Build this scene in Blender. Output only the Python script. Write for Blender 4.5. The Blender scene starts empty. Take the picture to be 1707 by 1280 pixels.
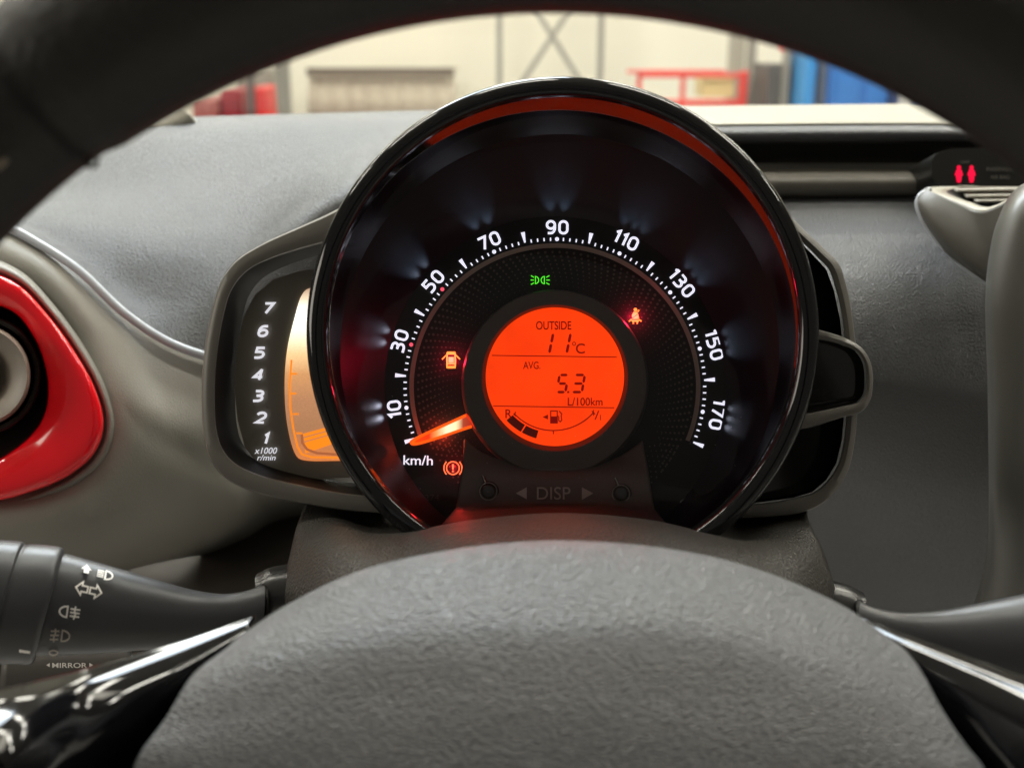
import bpy, math, random
from mathutils import Vector, Matrix
random.seed(7)
R = math.radians
sc = bpy.context.scene
COL = sc.collection
# ------------------------------------------------------------------ camera
FPX = 1800.0                      # focal length in photograph pixels (1707 wide)
PITCH = R(18)
CAM = Vector((0, 0, 1.22))
XR = Vector((1, 0, 0))
FW = Vector((0, math.cos(PITCH), -math.sin(PITCH)))
UP = Vector((0, math.sin(PITCH), math.cos(PITCH)))
cd = bpy.data.cameras.new("camera"); cam = bpy.data.objects.new("camera", cd); COL.objects.link(cam)
cam.location = CAM
cam.rotation_euler = (math.pi / 2 - PITCH, 0, 0)
cd.sensor_width = 36; cd.lens = 36 * FPX / 1707
cd.clip_start = 0.02; cd.clip_end = 60
cd.dof.use_dof = True; cd.dof.focus_distance = 0.442; cd.dof.aperture_fstop = 9.5; cd.dof.aperture_blades = 0
sc.camera = cam
# ------------------------------------------------------------------ world, exposure
w = bpy.data.worlds.new("World"); sc.world = w; w.use_nodes = True
bg = w.node_tree.nodes["Background"]; bg.inputs[0].default_value = (1.0, 0.93, 0.82, 1); bg.inputs[1].default_value = 0.16
sc.view_settings.view_transform = 'Standard'; sc.view_settings.look = 'None'
sc.view_settings.exposure = 0; sc.view_settings.gamma = 1
sc.cycles.use_denoising = True
sc.cycles.max_bounces = 8; sc.cycles.transparent_max_bounces = 12; sc.cycles.sample_clamp_indirect = 6
sc.cycles.caustics_refractive = False

def P(u, v, d):
    return CAM + XR * ((u - 853.5) / FPX * d) + UP * ((640 - v) / FPX * d) + FW * d
def AT(u, v, Y):
    """the point at world depth Y seen at photograph pixel u, v"""
    r = XR * ((u - 853.5) / FPX) + UP * ((640 - v) / FPX) + FW
    return CAM + r * (Y / r.y)

# added key and fill area lights, no window
def area(name, loc, target, sx, sy, power, col):
    l = bpy.data.lights.new(name, 'AREA'); l.shape = 'RECTANGLE'; l.size = sx; l.size_y = sy; l.energy = power; l.color = col
    o = bpy.data.objects.new(name, l); COL.objects.link(o); o.location = loc
    o.rotation_euler = (Vector(target) - Vector(loc)).to_track_quat('-Z', 'Y').to_euler()
    return o
TG = (0, 0.45, 1.1)
area("front_key_light", (-0.5, 2.6, 3.3), TG, 1.5, 0.7, 85, (0.80, 0.90, 1.0))
area("left_fill_light", (-2.6, -0.3, 1.9), TG, 1.2, 1.0, 24, (1.0, 0.93, 0.80))
area("right_soft_light", (1.6, 1.6, 3.3), TG, 1.2, 0.4, 12, (1.0, 0.93, 0.80))

# ------------------------------------------------------------------ materials
MATS = {}
def mat(name, col, rough=0.5, metal=0.0, spec=0.5, emit=None, es=1.0, coat=0.0, bump=None, sheen=0, vary=None):
    if name in MATS: return MATS[name]
    m = bpy.data.materials.new(name); m.use_nodes = True; nt = m.node_tree; b = nt.nodes["Principled BSDF"]
    b.inputs["Base Color"].default_value = (*col, 1); b.inputs["Roughness"].default_value = rough
    b.inputs["Metallic"].default_value = metal; b.inputs["Specular IOR Level"].default_value = spec
    b.inputs["Coat Weight"].default_value = coat; b.inputs["Coat Roughness"].default_value = 0.03
    if sheen: b.inputs["Sheen Weight"].default_value = sheen
    if emit: b.inputs["Emission Color"].default_value = (*emit, 1); b.inputs["Emission Strength"].default_value = es
    tc = nt.nodes.new("ShaderNodeTexCoord")
    if bump:
        kind, scale, strength, dist = bump[:4]; st_ = bump[4] if len(bump) > 4 else (1, 1, 1)
        if kind == 'leather':
            vo = nt.nodes.new("ShaderNodeTexVoronoi"); vo.feature = 'SMOOTH_F1'; vo.inputs["Scale"].default_value = scale
            nz = nt.nodes.new("ShaderNodeTexNoise"); nz.inputs["Scale"].default_value = scale * 0.5; nz.inputs["Detail"].default_value = 1
            mpp = nt.nodes.new("ShaderNodeMapping"); mpp.inputs["Scale"].default_value = st_; mpp.inputs["Rotation"].default_value = (0, R(18) if len(bump) > 4 else 0, 0); nt.links.new(tc.outputs["Object"], mpp.inputs[0])
            mp = nt.nodes.new("ShaderNodeVectorMath"); mp.operation = 'MULTIPLY_ADD'; mp.inputs[1].default_value = (0.9,) * 3
            nt.links.new(tc.outputs["Object"], nz.inputs["Vector"]); nt.links.new(nz.outputs["Color"], mp.inputs[0])
            sv = nt.nodes.new("ShaderNodeVectorMath"); sv.operation = "SCALE"; sv.inputs[3].default_value = scale; vo.inputs["Scale"].default_value = 1.0; nt.links.new(mpp.outputs[0], sv.inputs[0]); nt.links.new(sv.outputs[0], mp.inputs[2]); nt.links.new(mp.outputs[0], vo.inputs["Vector"])
            h = vo.outputs["Distance"]
        else:
            nz = nt.nodes.new("ShaderNodeTexNoise"); nz.inputs["Scale"].default_value = scale; nz.inputs["Detail"].default_value = 4
            nt.links.new(tc.outputs["Object"], nz.inputs["Vector"]); h = nz.outputs["Fac"]
        bp = nt.nodes.new("ShaderNodeBump"); bp.inputs["Strength"].default_value = strength; bp.inputs["Distance"].default_value = dist
        nt.links.new(h, bp.inputs["Height"]); nt.links.new(bp.outputs[0], b.inputs["Normal"])
    if vary:
        sc_, amt = vary
        nz = nt.nodes.new("ShaderNodeTexNoise"); nz.inputs["Scale"].default_value = sc_; nz.inputs["Detail"].default_value = 5
        nt.links.new(tc.outputs["Object"], nz.inputs["Vector"])
        mr = nt.nodes.new("ShaderNodeMapRange"); mr.inputs[3].default_value = rough * (1 - amt); mr.inputs[4].default_value = min(1, rough * (1 + amt))
        mr.inputs[1].default_value = 0.3; mr.inputs[2].default_value = 0.7
        nt.links.new(nz.outputs["Fac"], mr.inputs[0]); nt.links.new(mr.outputs[0], b.inputs["Roughness"])
        mx = nt.nodes.new("ShaderNodeMix"); mx.data_type = 'RGBA'
        mx.inputs[6].default_value = (*[c * (1 - amt * 0.5) for c in col], 1); mx.inputs[7].default_value = (*[c * (1 + amt * 0.5) for c in col], 1)
        nt.links.new(nz.outputs["Fac"], mx.inputs[0]); nt.links.new(mx.outputs[2], b.inputs["Base Color"])
    MATS[name] = m
    return m
def glassmat(name, tint=(1, 1, 1), ior=1.45, rough=0.0):
    m = bpy.data.materials.new(name); m.use_nodes = True; nt = m.node_tree; nt.nodes.clear()
    o = nt.nodes.new("ShaderNodeOutputMaterial"); mx = nt.nodes.new("ShaderNodeMixShader"); fr = nt.nodes.new("ShaderNodeFresnel")
    tr = nt.nodes.new("ShaderNodeBsdfTransparent"); gl = nt.nodes.new("ShaderNodeBsdfGlossy")
    fr.inputs[0].default_value = ior; tr.inputs[0].default_value = (*tint, 1); gl.inputs["Roughness"].default_value = rough
    nt.links.new(fr.outputs[0], mx.inputs[0]); nt.links.new(tr.outputs[0], mx.inputs[1]); nt.links.new(gl.outputs[0], mx.inputs[2])
    nt.links.new(mx.outputs[0], o.inputs[0])
    return m

M_PIANO = mat("piano_black", (0.004, 0.004, 0.005), 0.07, spec=0.45, coat=0.0)
M_DASH = mat("dash_soft_grain", (0.076, 0.079, 0.085), 0.40, spec=0.6, bump=('leather', 1500, 1.0, 0.0009), vary=(14, 0.14))
M_PANEL = mat("panel_grey_plastic", (0.232, 0.222, 0.194), 0.45, spec=0.5, bump=('noise', 1700, 0.6, 0.0004), vary=(18, 0.10))
M_FRAME = mat("gauge_frame_plastic", (0.118, 0.110, 0.096), 0.42, spec=0.5, bump=('noise', 3000, 0.3, 0.0002))
M_COLUMN = mat("column_cover_plastic", (0.037, 0.034, 0.030), 0.42, spec=0.5, bump=('leather', 1100, 1.0, 0.0005))
M_DARK = mat("dark_plastic", (0.010, 0.010, 0.010), 0.55, spec=0.35, bump=('noise', 1500, 0.2, 0.0002))
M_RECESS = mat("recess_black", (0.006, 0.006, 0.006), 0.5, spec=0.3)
M_LEATHER = mat("rim_leather", (0.012, 0.0105, 0.009), 0.48, spec=0.4, bump=('leather', 420, 0.35, 0.0008))
M_PAD = mat("airbag_grain", (0.132, 0.134, 0.140), 0.36, spec=0.5, bump=('leather', 2000, 1.0, 0.00085, (.38, 1, 1)), vary=(20, 0.12))
M_RED = mat("red_gloss_paint", (0.88, 0.003, 0.012), 0.10, spec=0.5, coat=0.5)
M_DIAL = mat("dial_print_black", (0.008, 0.008, 0.009), 0.5, spec=0.3)
M_CONE = mat("dial_gloss_black", (0.009, 0.017, 0.023), 0.36, spec=0.2)
M_SURR = mat("display_surround", (0.10, 0.092, 0.080), 0.5, spec=0.4, bump=('noise', 3000, 0.2, 0.0002))
M_WHITE = mat("backlit_white", (0.6, 0.6, 0.7), 0.5, emit=(0.86, 0.86, 1.0), es=1.05)
M_PRINTW = mat("white_print", (0.75, 0.72, 0.68), 0.5)
M_GREYP = mat("grey_print", (0.34, 0.29, 0.25), 0.5)
M_REDDOT = mat("backlit_red_dot", (0.5, 0.05, 0.1), 0.5, emit=(0.95, 0.10, 0.16), es=1.0)
M_GREEN = mat("green_lamp", (0.1, 0.5, 0.05), 0.5, emit=(0.10, 1.0, 0.03), es=1.0)
M_AMBERY = mat("yellow_hot_lamp", (0.5, 0.3, 0.1), 0.5, emit=(1.0, 0.42, 0.03), es=1.15)
M_AMBERR = mat("orange_hot_lamp", (0.5, 0.2, 0.1), 0.5, emit=(1.0, 0.22, 0.07), es=1.15)
M_LCD = mat("display_orange", (0.02, 0.01, 0.01), 0.35, spec=0.3, emit=(1.0, 0.044, 0.0002), es=1.15)
M_LCDINK = mat("display_ink", (0.02, 0.0, 0.0), 0.5, spec=0.2, emit=(0.20, 0.001, 0.0005), es=1.0)
M_LCDDARK = mat("display_dark_ink", (0.02, 0.0, 0.0), 0.5, spec=0.2, emit=(0.05, 0.002, 0.001), es=1.0)
M_REDSYM = mat("red_symbol", (0.3, 0.0, 0.02), 0.5, emit=(1.0, 0.0, 0.045), es=1.1)
M_CLEARP = mat("chrome_button", (0.35, 0.33, 0.30), 0.12, metal=1.0)
M_GLOSSGREY = mat("gloss_dark_grey", (0.02, 0.02, 0.02), 0.25, spec=0.5)
M_STALK = mat("stalk_satin", (0.038, 0.039, 0.043), 0.38, spec=0.5, bump=('noise', 3500, 0.12, 0.0001))
M_TRIM = mat("trim_edge_satin", (0.42, 0.45, 0.50), 0.30, spec=0.5)

# ------------------------------------------------------------------ object helpers
def props(o, label=None, cat=None, group=None, kind=None):
    if label: o["label"] = label
    if cat: o["category"] = cat
    if group: o["group"] = group
    if kind: o["kind"] = kind
    return o
def empty(name, loc, label, cat, group=None):
    o = bpy.data.objects.new(name, None); COL.objects.link(o); o.location = loc; o.empty_display_size = 0.02
    return props(o, label, cat, group)
def origin_of(parent):
    v = Vector((0, 0, 0)); p = parent
    while p: v += p.location; p = p.parent
    return v
def link(name, verts, faces, m, parent=None, loc=None, smooth=True, angle=38, kind=None, label=None):
    """verts in world space; the object's own origin is the parent's (or loc)"""
    po = origin_of(parent)
    o0 = loc if loc is not None else (po if parent else Vector((0, 0, 0)))
    me = bpy.data.meshes.new(name); me.from_pydata([tuple(v - o0) for v in verts], [], faces); me.update()
    me.materials.append(m)
    if smooth:
        me.polygons.foreach_set("use_smooth", [True] * len(me.polygons)); me.set_sharp_from_angle(angle=R(angle))
    o = bpy.data.objects.new(name, me); COL.objects.link(o); o.parent = parent; o.location = o0 - po if parent else o0
    if kind: o["kind"] = kind
    if label: o["label"] = label
    return o
def cr(pts, n, closed=False):
    """Catmull-Rom through pts, n samples, spaced by chord length"""
    pts = [Vector(p) for p in pts]; k = len(pts)
    if k == 2 and not closed: return [pts[0].lerp(pts[1], i / (n - 1)) for i in range(n)]
    seg = k if closed else k - 1
    L = [0]
    for i in range(seg): L.append(L[-1] + (pts[(i + 1) % k] - pts[i]).length ** 0.5 + 1e-9)
    out = []
    for j in range(n):
        s = L[-1] * j / (n if closed else n - 1)
        i = 0
        while i < seg - 1 and s > L[i + 1]: i += 1
        t = (s - L[i]) / (L[i + 1] - L[i])
        if closed: a, b, c, d = pts[(i - 1) % k], pts[i], pts[(i + 1) % k], pts[(i + 2) % k]
        else:
            b, c = pts[i], pts[i + 1]
            a = pts[i - 1] if i > 0 else b * 2 - c
            d = pts[i + 2] if i + 2 < k else c * 2 - b
        # centripetal-ish tangents scaled by neighbouring lengths
        l0 = (b - a).length ** 0.5 + 1e-9; l1 = (c - b).length ** 0.5 + 1e-9; l2 = (d - c).length ** 0.5 + 1e-9
        m1 = ((b - a) / l0 - (c - a) / (l0 + l1) + (c - b) / l1) * l1
        m2 = ((c - b) / l1 - (d - b) / (l1 + l2) + (d - c) / l2) * l1
        t2, t3 = t * t, t * t * t
        out.append(b * (2 * t3 - 3 * t2 + 1) + m1 * (t3 - 2 * t2 + t) + c * (-2 * t3 + 3 * t2) + m2 * (t3 - t2))
    return out
def grid_faces(nr, nc, wrap=False):
    f = []
    for r in range(nr - 1):
        for c in range(nc if wrap else nc - 1):
            c2 = (c + 1) % nc
            f.append((r * nc + c, r * nc + c2, (r + 1) * nc + c2, (r + 1) * nc + c))
    return f
def solid(o, t, off=-1):
    m = o.modifiers.new("thickness", 'SOLIDIFY'); m.thickness = t; m.offset = off; return o
def skin(name, rows, m, parent, nu=60, nv=40, closed=False, linear=False, thick=0, angle=60, **kw):
    """surface through rows of (u, v, depth) curves"""
    rr = [cr([P(*p) for p in r], nu, closed) for r in rows]
    if linear: grid = rr
    else:
        cols = [cr([r[c] for r in rr], nv) for c in range(nu)]
        grid = [[cols[c][k] for c in range(nu)] for k in range(nv)]
    verts = [v for r in grid for v in r]
    o = link(name, verts, grid_faces(len(grid), nu, closed), m, parent, angle=angle, **kw)
    if thick: solid(o, thick)
    return o
def circ(cu, cv, r, d, n=160, a0=0, a1=360, ys=1.0):
    full = abs(a1 - a0) >= 360
    return [P(cu + r * math.cos(R(a0 + (a1 - a0) * i / (n if full else n - 1))), cv - ys * r * math.sin(R(a0 + (a1 - a0) * i / (n if full else n - 1))), d) for i in range(n)]
def rings(name, spec, m, parent, n=160, cap0=False, cap1=False, angle=38, **kw):
    """surface of revolution-like body through circles (cu, cv, r, depth)"""
    verts = []; faces = grid_faces(len(spec), n, True)
    for s in spec: verts += circ(s[0], s[1], s[2], s[3], n, ys=s[4] if len(s) > 4 else 1)
    if cap0: faces.append(tuple(range(n)))
    if cap1: faces.append(tuple(range(len(verts) - n, len(verts))))
    return link(name, verts, faces, m, parent, angle=angle, **kw)
def box(name, lo, hi, m, parent=None, bev=0, **kw):
    x0, y0, z0 = lo; x1, y1, z1 = hi
    v = [Vector(p) for p in ((x0, y0, z0), (x1, y0, z0), (x1, y1, z0), (x0, y1, z0), (x0, y0, z1), (x1, y0, z1), (x1, y1, z1), (x0, y1, z1))]
    f = [(0, 3, 2, 1), (4, 5, 6, 7), (0, 1, 5, 4), (1, 2, 6, 5), (2, 3, 7, 6), (3, 0, 4, 7)]
    o = link(name, v, f, m, parent, smooth=False, **kw)
    if bev:
        b = o.modifiers.new("bevel", 'BEVEL'); b.width = bev; b.segments = 2
    return o
def plate(name, pts, d, m, parent, th=0.0004, **kw):
    """flat piece from an outline in photo pixels lying at depth d, th thick towards the viewer"""
    n = len(pts)
    v = [P(u, w_, d - th) for u, w_ in pts] + [P(u, w_, d) for u, w_ in pts]
    f = [tuple(range(n))[::-1]] + [(i, (i + 1) % n, n + (i + 1) % n, n + i) for i in range(n)]
    return link(name, v, f, m, parent, smooth=False, **kw)
def multiplate(name, polys, d, m, parent, th=0.0003, **kw):
    v = []; f = []
    for pts in polys:
        s = len(v); n = len(pts)
        v += [P(p[0], p[1], d - th) for p in pts] + [P(p[0], p[1], d) for p in pts]
        f.append(tuple(s + i for i in range(n))[::-1])
        f += [(s + i, s + (i + 1) % n, s + n + (i + 1) % n, s + n + i) for i in range(n)]
    return link(name, v, f, m, parent, smooth=False, **kw)
def ribbon(pts, wd, closed=False):
    """2-D stroke -> list of quads (mitred), px"""
    pts = [Vector((p[0], p[1])) for p in pts]; n = len(pts); L = []; Rr = []
    for i in range(n):
        a = pts[i - 1] if (i > 0 or closed) else None
        c = pts[(i + 1) % n] if (i < n - 1 or closed) else None
        t1 = (pts[i] - a).normalized() if a is not None else None
        t2 = (c - pts[i]).normalized() if c is not None else None
        if t1 is None: t1 = t2
        if t2 is None: t2 = t1
        t = (t1 + t2).normalized(); nn = Vector((-t.y, t.x)); k = max(0.4, nn.dot(Vector((-t1.y, t1.x))))
        L.append(pts[i] + nn * wd / 2 / k); Rr.append(pts[i] - nn * wd / 2 / k)
    q = []
    for i in range(n if closed else n - 1):
        j = (i + 1) % n; q.append((L[i], L[j], Rr[j], Rr[i]))
    return q
def strokes(name, lines, wd, c, d, m, parent, rot=0, th=0.0003, extra=(), **kw):
    """lines: list of (points, closed) in px about c; extra: filled polygons"""
    v = []; f = []
    ca, sa = math.cos(R(rot)), math.sin(R(rot))
    T = lambda p, dd: P(c[0] + p[0] * ca + p[1] * sa, c[1] - p[0] * sa + p[1] * ca, dd)
    for k, (pts, cl) in enumerate(lines):
        dz = d - k * 0.00002
        for q in ribbon(pts, wd, cl):
            s = len(v); v += [T(p, dz - th) for p in q] + [T(p, dz) for p in q]
            f += [(s, s + 1, s + 2, s + 3), (s, s + 4, s + 5, s + 1), (s + 3, s + 2, s + 6, s + 7)]
    for k, pts in enumerate(extra):
        s = len(v); n = len(pts); dz = d - (k + len(lines)) * 0.00002
        v += [T(p, dz - th) for p in pts]; f.append(tuple(range(s, s + n)))
    return link(name, v, f, m, parent, smooth=False, **kw)
def arc(cx, cy, r, a0, a1, n=14, ys=1):
    return [(cx + r * math.cos(R(a0 + (a1 - a0) * i / (n - 1))), cy - ys * r * math.sin(R(a0 + (a1 - a0) * i / (n - 1)))) for i in range(n)]
def text(name, s, c, d, h, m, parent, wpx=None, rot=0, bold=0.0, shear=0, th=0.0003, fwd=None, **kw):
    """lettering h px tall (bounding box) centred on photo pixel c at depth d"""
    cu = bpy.data.curves.new("t", 'FONT'); cu.body = s; cu.size = 1; cu.offset = bold; cu.shear = shear; cu.resolution_u = 5; cu.extrude = 0.02
    to = bpy.data.objects.new("t", cu); COL.objects.link(to); dg = bpy.context.evaluated_depsgraph_get()
    me = bpy.data.meshes.new_from_object(to.evaluated_get(dg)); bpy.data.objects.remove(to)
    xs = [v.co.x for v in me.vertices]; ys = [v.co.y for v in me.vertices]
    x0, x1, y0, y1 = min(xs), max(xs), min(ys), max(ys); k = h / (y1 - y0); kx = wpx / (x1 - x0) if wpx else k
    ca, sa = math.cos(R(rot)), math.sin(R(rot)); vs = []
    for v in me.vertices:
        x = (v.co.x - (x0 + x1) / 2) * kx; y = (v.co.y - (y0 + y1) / 2) * k
        px, py = c[0] + x * ca - y * sa, c[1] - x * sa - y * ca
        dd = d - (th if v.co.z > 0 else 0)
        vs.append(fwd(px, py, dd) if fwd else P(px, py, dd))
    fs = [tuple(p.vertices) for p in me.polygons]; bpy.data.meshes.remove(me)
    return link(name, vs, fs, m, parent, smooth=False, **kw)
def tube(name, path, rad, m, parent, n=20, ns=60, **kw):
    """path of (u,v,d); rad metres (number or list along the path)"""
    pts = cr([P(*p) for p in path], ns)
    verts = []; up = FW.copy()
    for i, p in enumerate(pts):
        t = (pts[min(i + 1, ns - 1)] - pts[max(i - 1, 0)]).normalized()
        a = t.cross(up).normalized(); b = a.cross(t).normalized()
        if isinstance(rad, (list, tuple)):
            s = i / (ns - 1) * (len(rad) - 1); k = min(int(s), len(rad) - 2); fr = s - k; fr = fr * fr * (3 - 2 * fr); r = rad[k] * (1 - fr) + rad[k + 1] * fr
        else: r = rad
        verts += [p + a * r * math.cos(2 * math.pi * j / n) + b * r * math.sin(2 * math.pi * j / n) for j in range(n)]
    f = grid_faces(ns, n, True) + [tuple(range(n)), tuple(range(len(verts) - n, len(verts)))]
    return link(name, verts, f, m, parent, angle=50, **kw)

# ================================================================== SETTING: the workshop
M_WALL = mat("cream_wall_paint", (0.88, 0.85, 0.73), 0.8, vary=(0.8, 0.10))
M_FLOOR = mat("workshop_floor", (0.30, 0.29, 0.27), 0.5, vary=(2, 0.2))
M_CEIL = mat("ceiling_panels", (0.55, 0.52, 0.46), 0.9)
YW = 8.0
props(box("workshop_floor", (-12, -4, -0.05), (12, 12, 0), M_FLOOR), kind="structure")
props(box("workshop_wall", (-12, YW, 0), (12, YW + 0.2, 5), M_WALL), kind="structure")
props(box("workshop_ceiling", (-12, -4, 5.0), (12, YW, 5.1), M_CEIL), kind="structure")
M_LAMP = mat("lamp_tube", (0.8, 0.8, 0.8), 0.5, emit=(1.0, 0.95, 0.85), es=60)
M_STEEL = mat("painted_steel_grey", (0.30, 0.29, 0.26), 0.5)
M_STEELD = mat("dark_steel", (0.10, 0.10, 0.10), 0.5)
lamp0 = None
places = [(x, y) for y in (0.9, 2.6, 4.3, 6.2) for x in (-3.6, -2.0, -0.4, 1.2, 2.8, 4.4)]
ordx = ["first", "second", "third", "fourth", "fifth", "sixth"]; ordy = ["row above the car", "row ahead of the windscreen", "middle row", "row nearest the cream wall"]
for i, (x, y) in enumerate(places):
    if lamp0 is None:
        lamp0 = empty("ceiling_lamp", (x, y, 4.2), "", "ceiling lamp", "strip lamps hung under the workshop ceiling")
        box("lamp_body", (x - 0.50, y - 0.09, 4.20), (x + 0.50, y + 0.09, 4.26), M_STEEL, lamp0)
        box("lamp_diffuser", (x - 0.48, y - 0.07, 4.17), (x + 0.48, y + 0.07, 4.199), M_LAMP, lamp0)
        o = lamp0
    else:
        o = lamp0.copy(); COL.objects.link(o); o.location = (x, y, 4.2)
        for ch in lamp0.children:
            c = ch.copy(); COL.objects.link(c); c.parent = o
    o["label"] = "white ceiling strip lamp, %s from the left in the %s" % (ordx[i % 6], ordy[i // 6])
    o["category"] = "ceiling lamp"

# furniture of the hall, each standing on the floor
def stand(u0, u1, v0, Y, depth):
    a = AT(u0, v0, Y); b = AT(u1, v0, Y)
    return a.x, b.x, a.z
M_REDCAB = mat("red_cabinet_paint", (0.55, 0.02, 0.02), 0.4)
M_BLUE = mat("blue_locker_paint", (0.03, 0.20, 0.62), 0.45)
M_CLOTH = mat("beige_sheet", (0.60, 0.54, 0.42), 0.9)
def cabinet(name, label, cat, u0, u1, v0, Y, dep, m, doors=1, group=None, hm=M_STEELD):
    x0, x1, z = stand(u0, u1, v0, Y, dep)
    e = empty(name, ((x0 + x1) / 2, Y, 0), label, cat, group)
    box("body", (x0, Y, 0.0), (x1, Y + dep, z), m, e, bev=0.01)
    wdt = (x1 - x0) / doors
    for k in range(doors):
        d = box("door", (x0 + k * wdt + 0.02, Y - 0.02, 0.08), (x0 + (k + 1) * wdt - 0.02, Y - 0.001, z - 0.04), m, e, bev=0.005)
        box("handle", (x0 + (k + 1) * wdt - 0.09, Y - 0.045, z - 0.5), (x0 + (k + 1) * wdt - 0.06, Y - 0.021, z - 0.32), hm, d)
    return e
cabinet("tool_cabinet", "dark red cabinet behind the left end of the windscreen", "cabinet", 366, 401, 150, 6.4, 0.5, mat("dark_red_paint", (0.30, 0.015, 0.03), 0.4), 1)
cabinet("tool_cabinet", "bright red narrow cabinet beside the grey lattice post", "cabinet", 416, 441, 147, 6.2, 0.4, mat("bright_red_paint", (0.80, 0.04, 0.04), 0.4), 1)
cabinet("tool_cabinet", "low faded red cabinet by the windscreen pillar foot", "cabinet", 318, 358, 166, 6.3, 0.5, mat("faded_red_paint", (0.38, 0.12, 0.11), 0.5), 2)
cabinet("storage_locker", "tall grey locker standing behind the two red cabinets", "locker", 392, 447, 118, 7.0, 0.5, mat("warm_grey_paint", (0.30, 0.28, 0.24), 0.5), 2)
cabinet("storage_locker", "tall dark grey locker under the red lamp", "locker", 1282, 1326, 108, 6.0, 0.4, M_STEELD, 1, hm=M_STEEL)
cabinet("storage_locker", "wide blue locker cabinet seen through the right of the windscreen", "locker", 1396, 1494, 66, 5.6, 0.6, M_BLUE, 2, hm=M_STEEL)
cabinet("storage_locker", "narrow light blue locker left of the grey machine", "locker", 1347, 1366, 70, 5.7, 0.5, mat("light_blue_paint", (0.05, 0.33, 0.75), 0.45), 1, hm=M_STEEL)
cabinet("storage_locker", "dark blue locker half hidden by the steering wheel rim", "locker", 1496, 1540, 120, 5.5, 0.5, mat("dark_blue_paint", (0.02, 0.05, 0.16), 0.45), 1, hm=M_STEEL)
cabinet("storage_locker", "low blue locker at the far right under the rim", "locker", 1546, 1640, 140, 5.45, 0.5, M_BLUE, 2, hm=M_STEEL)
cabinet("machine_cabinet", "grey blue machine cabinet between the blue lockers", "machine", 1370, 1392, 78, 5.75, 0.5, mat("machine_grey", (0.16, 0.20, 0.26), 0.45), 1, hm=M_STEEL)
# hanging sheet on a rail along the wall
x0, x1, z = stand(522, 760, 117, 7.4, 0.1)
e = empty("storage_bench", ((x0 + x1) / 2, 7.3, 0), "long beige bench covered with a sheet against the cream wall", "bench")
tube_top = box("top_rail", (x0, 7.15, z - 0.03), (x1, 7.19, z + 0.02), mat("rail_brown", (.16, .13, .10), .6), e)
box("frame", (x0 + 0.05, 7.25, 0), (x1 - 0.05, 7.7, z - 0.06), M_CLOTH, e, bev=0.02)
vs = []; nn = 60
for i in range(nn):
    x = x0 + (x1 - x0) * i / (nn - 1); wv = 0.006 * math.sin(i * 0.9) + 0.004 * math.sin(i * 2.3)
    for (yy, zz) in ((7.8, z), (7.24 + wv * 0.3, z + wv * 0.5), (7.18 + wv, z - 0.12), (7.17 + wv * 1.6, z - 0.34)): vs.append(Vector((x, yy, zz)))
solid(link("cover_sheet", vs, grid_faces(nn, 4), mat("sheet_fabric", (0.56, 0.50, 0.40), 0.9), e), 0.01)
def post(name, label, u, Y, wpx, vtop, m, cat="post", group=None, lattice=False):
    a = AT(u - wpx / 2, vtop, Y); b = AT(u + wpx / 2, vtop, Y)
    e = empty(name, ((a.x + b.x) / 2, Y, 0), label, cat, group)
    if not lattice:
        box("shaft", (a.x, Y, 0.02), (b.x, Y + 0.10, 3.4), m, e, bev=0.006); box("foot_plate", (a.x - 0.05, Y - 0.05, 0), (b.x + 0.05, Y + 0.15, 0.02), m, e)
    else:
        wv = b.x - a.x
        box("upright", (a.x, Y, 0), (a.x + 0.035, Y + 0.05, 3.4), m, e); box("upright", (b.x - 0.035, Y, 0), (b.x, Y + 0.05, 3.4), m, e)
        for k in range(22):
            zz = 0.1 + k * 0.15
            vs = [Vector(p) for p in ((a.x + 0.036, Y + 0.01, zz), (a.x + 0.036, Y + 0.01, zz + 0.03), (b.x - 0.036, Y + 0.01, zz + 0.15), (b.x - 0.036, Y + 0.01, zz + 0.12))]
            if k % 2: vs = [Vector((a.x + b.x - q.x, q.y, q.z)) for q in vs]
            solid(link("rung", vs, [(0, 1, 2, 3)], m, e, smooth=False), 0.02)
    return e
post("lattice_post", "grey lattice post beside the bright red cabinet", 464, 6.0, 24, 40, mat("galvanised", (0.33, 0.32, 0.28), 0.45, metal=0.4), "post", None, True)
post("steel_column", "thin dark column between the dark red and bright red cabinets", 408, 6.1, 7, 60, M_STEELD, "column")
post("rack_post", "grey rack post left of the crossed braces on the cream wall", 832, 7.6, 9, 0, M_STEEL, "post", "rack posts on the cream wall")
post("rack_post", "grey rack post right of the crossed braces above the gauge", 1004, 7.6, 9, 0, M_STEEL, "post", "rack posts on the cream wall")
post("steel_column", "wide pale grey column right of the red trolley frame", 1236, 6.6, 24, 0, mat("column_grey", (0.42, 0.41, 0.36), 0.5), "column")
post("steel_column", "slim grey column next to the wide pale one", 1262, 6.5, 12, 0, M_STEEL, "column")
post("steel_column", "white slim post between the blue lockers under the rim", 1524, 5.2, 12, 100, mat("white_post", (0.75, 0.74, 0.70), 0.5), "column")
post("steel_column", "grey slim post between dark locker and light blue locker", 1318, 5.9, 7, 60, M_STEEL, "column")
# crossed braces between rack posts: one thing, two bars and a hub
e = empty("cross_brace", AT(918, 60, 7.55), "pair of crossed grey braces between the two rack posts", "brace")
for (ua, va, ub, vb) in ((846, -60, 1000, 190), (1000, -60, 836, 190)):
    a = AT(ua, va, 7.58); b = AT(ub, vb, 7.58); t = (b - a).normalized(); nn_ = Vector((-t.z, 0, t.x)) * 0.016
    dy = 0 if ua == 846 else -0.02
    solid(link("brace_bar", [a + nn_ + Vector((0, dy, 0)), a - nn_ + Vector((0, dy, 0)), b - nn_ + Vector((0, dy, 0)), b + nn_ + Vector((0, dy, 0))], [(0, 1, 2, 3)], M_STEEL, e, smooth=False), 0.015)
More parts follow.
